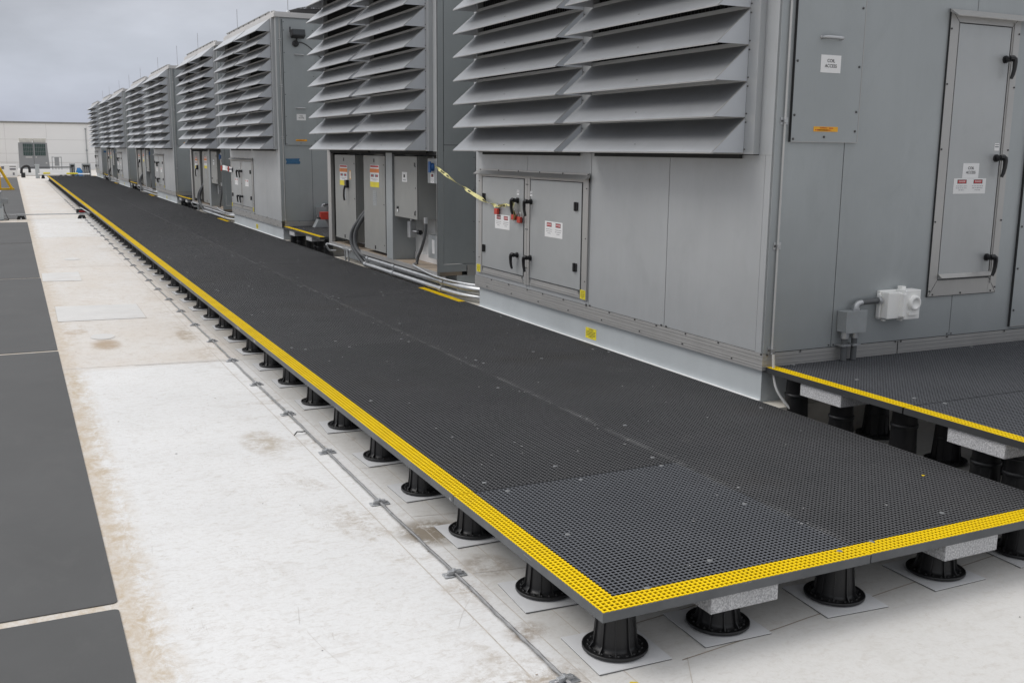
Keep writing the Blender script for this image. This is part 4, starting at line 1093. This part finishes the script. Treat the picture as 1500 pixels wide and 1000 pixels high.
# ------------------------------------------------------------------ sky, sun, camera
SUN_EL, SUN_AZ = math.radians(48), math.radians(-62)      # azimuth from +Y towards +X
w = bpy.data.worlds.new('World'); scene.world = w; w.use_nodes = True
nt = w.node_tree; N = nt.nodes; L = nt.links; N.clear()
out = N.new('ShaderNodeOutputWorld'); sky = N.new('ShaderNodeTexSky'); sky.sky_type = 'NISHITA'; sky.sun_disc = False
sky.sun_elevation = SUN_EL; sky.sun_rotation = SUN_AZ; sky.dust_density = 2
bg1 = N.new('ShaderNodeBackground'); bg1.inputs[1].default_value = .12; L.new(sky.outputs[0], bg1.inputs[0])
tc = N.new('ShaderNodeTexCoord'); sep = N.new('ShaderNodeSeparateXYZ'); L.new(tc.outputs['Generated'], sep.inputs[0])
cr = N.new('ShaderNodeValToRGB'); L.new(sep.outputs[2], cr.inputs[0]); e = cr.color_ramp.elements
e[0].position = 0; e[0].color = (.47, .505, .60, 1)
e[1].position = 1; e[1].color = (1.5, 1.5, 1.52, 1)
for p, c in ((.03, (.485, .52, .62)), (.08, (.54, .57, .65)), (.14, (.60, .615, .67)), (.3, (.88, .89, .92)), (.6, (1.25, 1.26, 1.29))):
    q = e.new(p); q.color = (*c, 1)
mp = N.new('ShaderNodeMapping'); mp.inputs['Scale'].default_value = (1, 1, 2.6); L.new(tc.outputs['Generated'], mp.inputs[0])
no = N.new('ShaderNodeTexNoise'); no.inputs['Scale'].default_value = 3.7; no.inputs['Detail'].default_value = 6; no.inputs['Roughness'].default_value = .52; L.new(mp.outputs[0], no.inputs['Vector'])
mr = N.new('ShaderNodeMapRange'); mr.inputs[1].default_value = .35; mr.inputs[2].default_value = .68; mr.inputs[3].default_value = 1.14; mr.inputs[4].default_value = .74; L.new(no.outputs[0], mr.inputs[0])
vm = N.new('ShaderNodeVectorMath'); vm.operation = 'SCALE'; L.new(cr.outputs[0], vm.inputs[0]); 
dy = N.new('ShaderNodeMapRange'); dy.interpolation_type = 'SMOOTHSTEP'; dy.inputs[1].default_value = -.8; dy.inputs[2].default_value = .35; dy.inputs[3].default_value = .60; dy.inputs[4].default_value = 1; L.new(sep.outputs[1], dy.inputs[0])
mu = N.new('ShaderNodeMath'); mu.operation = 'MULTIPLY'; L.new(mr.outputs[0], mu.inputs[0]); L.new(dy.outputs[0], mu.inputs[1]); L.new(mu.outputs[0], vm.inputs['Scale'])
bg2 = N.new('ShaderNodeBackground'); L.new(vm.outputs[0], bg2.inputs[0]); bg2.inputs[1].default_value = 1
mx = N.new('ShaderNodeMixShader'); mx.inputs[0].default_value = .90; L.new(bg1.outputs[0], mx.inputs[1]); L.new(bg2.outputs[0], mx.inputs[2]); L.new(mx.outputs[0], out.inputs[0])
sl_ = bpy.data.lights.new('sun', 'SUN'); sl_.energy = 1.1; sl_.angle = math.radians(25); sl_.color = (1, .97, .93)
so = bpy.data.objects.new('sun', sl_); C.objects.link(so)
d = Vector((math.sin(SUN_AZ)*math.cos(SUN_EL), math.cos(SUN_AZ)*math.cos(SUN_EL), math.sin(SUN_EL)))
so.rotation_euler = d.to_track_quat('Z', 'Y').to_euler()
cam = bpy.data.cameras.new('camera'); co = bpy.data.objects.new('camera', cam); C.objects.link(co); scene.camera = co
cam.sensor_width = 36; cam.lens = 1481.05/1500*36; cam.clip_end = 800; cam.clip_start = .05
yaw, pitch, roll = 0.455708464, 0.185459710, -0.00977608922
cyw, syw, cp, sp = math.cos(yaw), math.sin(yaw), math.cos(pitch), math.sin(pitch)
f = Vector((syw*cp, cyw*cp, -sp)); r_ = Vector((cyw, -syw, 0)); dn = f.cross(r_)
r2 = r_*math.cos(roll)+dn*math.sin(roll); d2 = -r_*math.sin(roll)+dn*math.cos(roll)
co.matrix_world = Matrix(((r2.x, -d2.x, -f.x, -1.701), (r2.y, -d2.y, -f.y, -2.745), (r2.z, -d2.z, -f.z, 1.538), (0, 0, 0, 1)))
scene.view_settings.view_transform = 'Standard'; scene.view_settings.look = 'None'; scene.view_settings.gamma = 1
scene.view_settings.exposure = 0.0
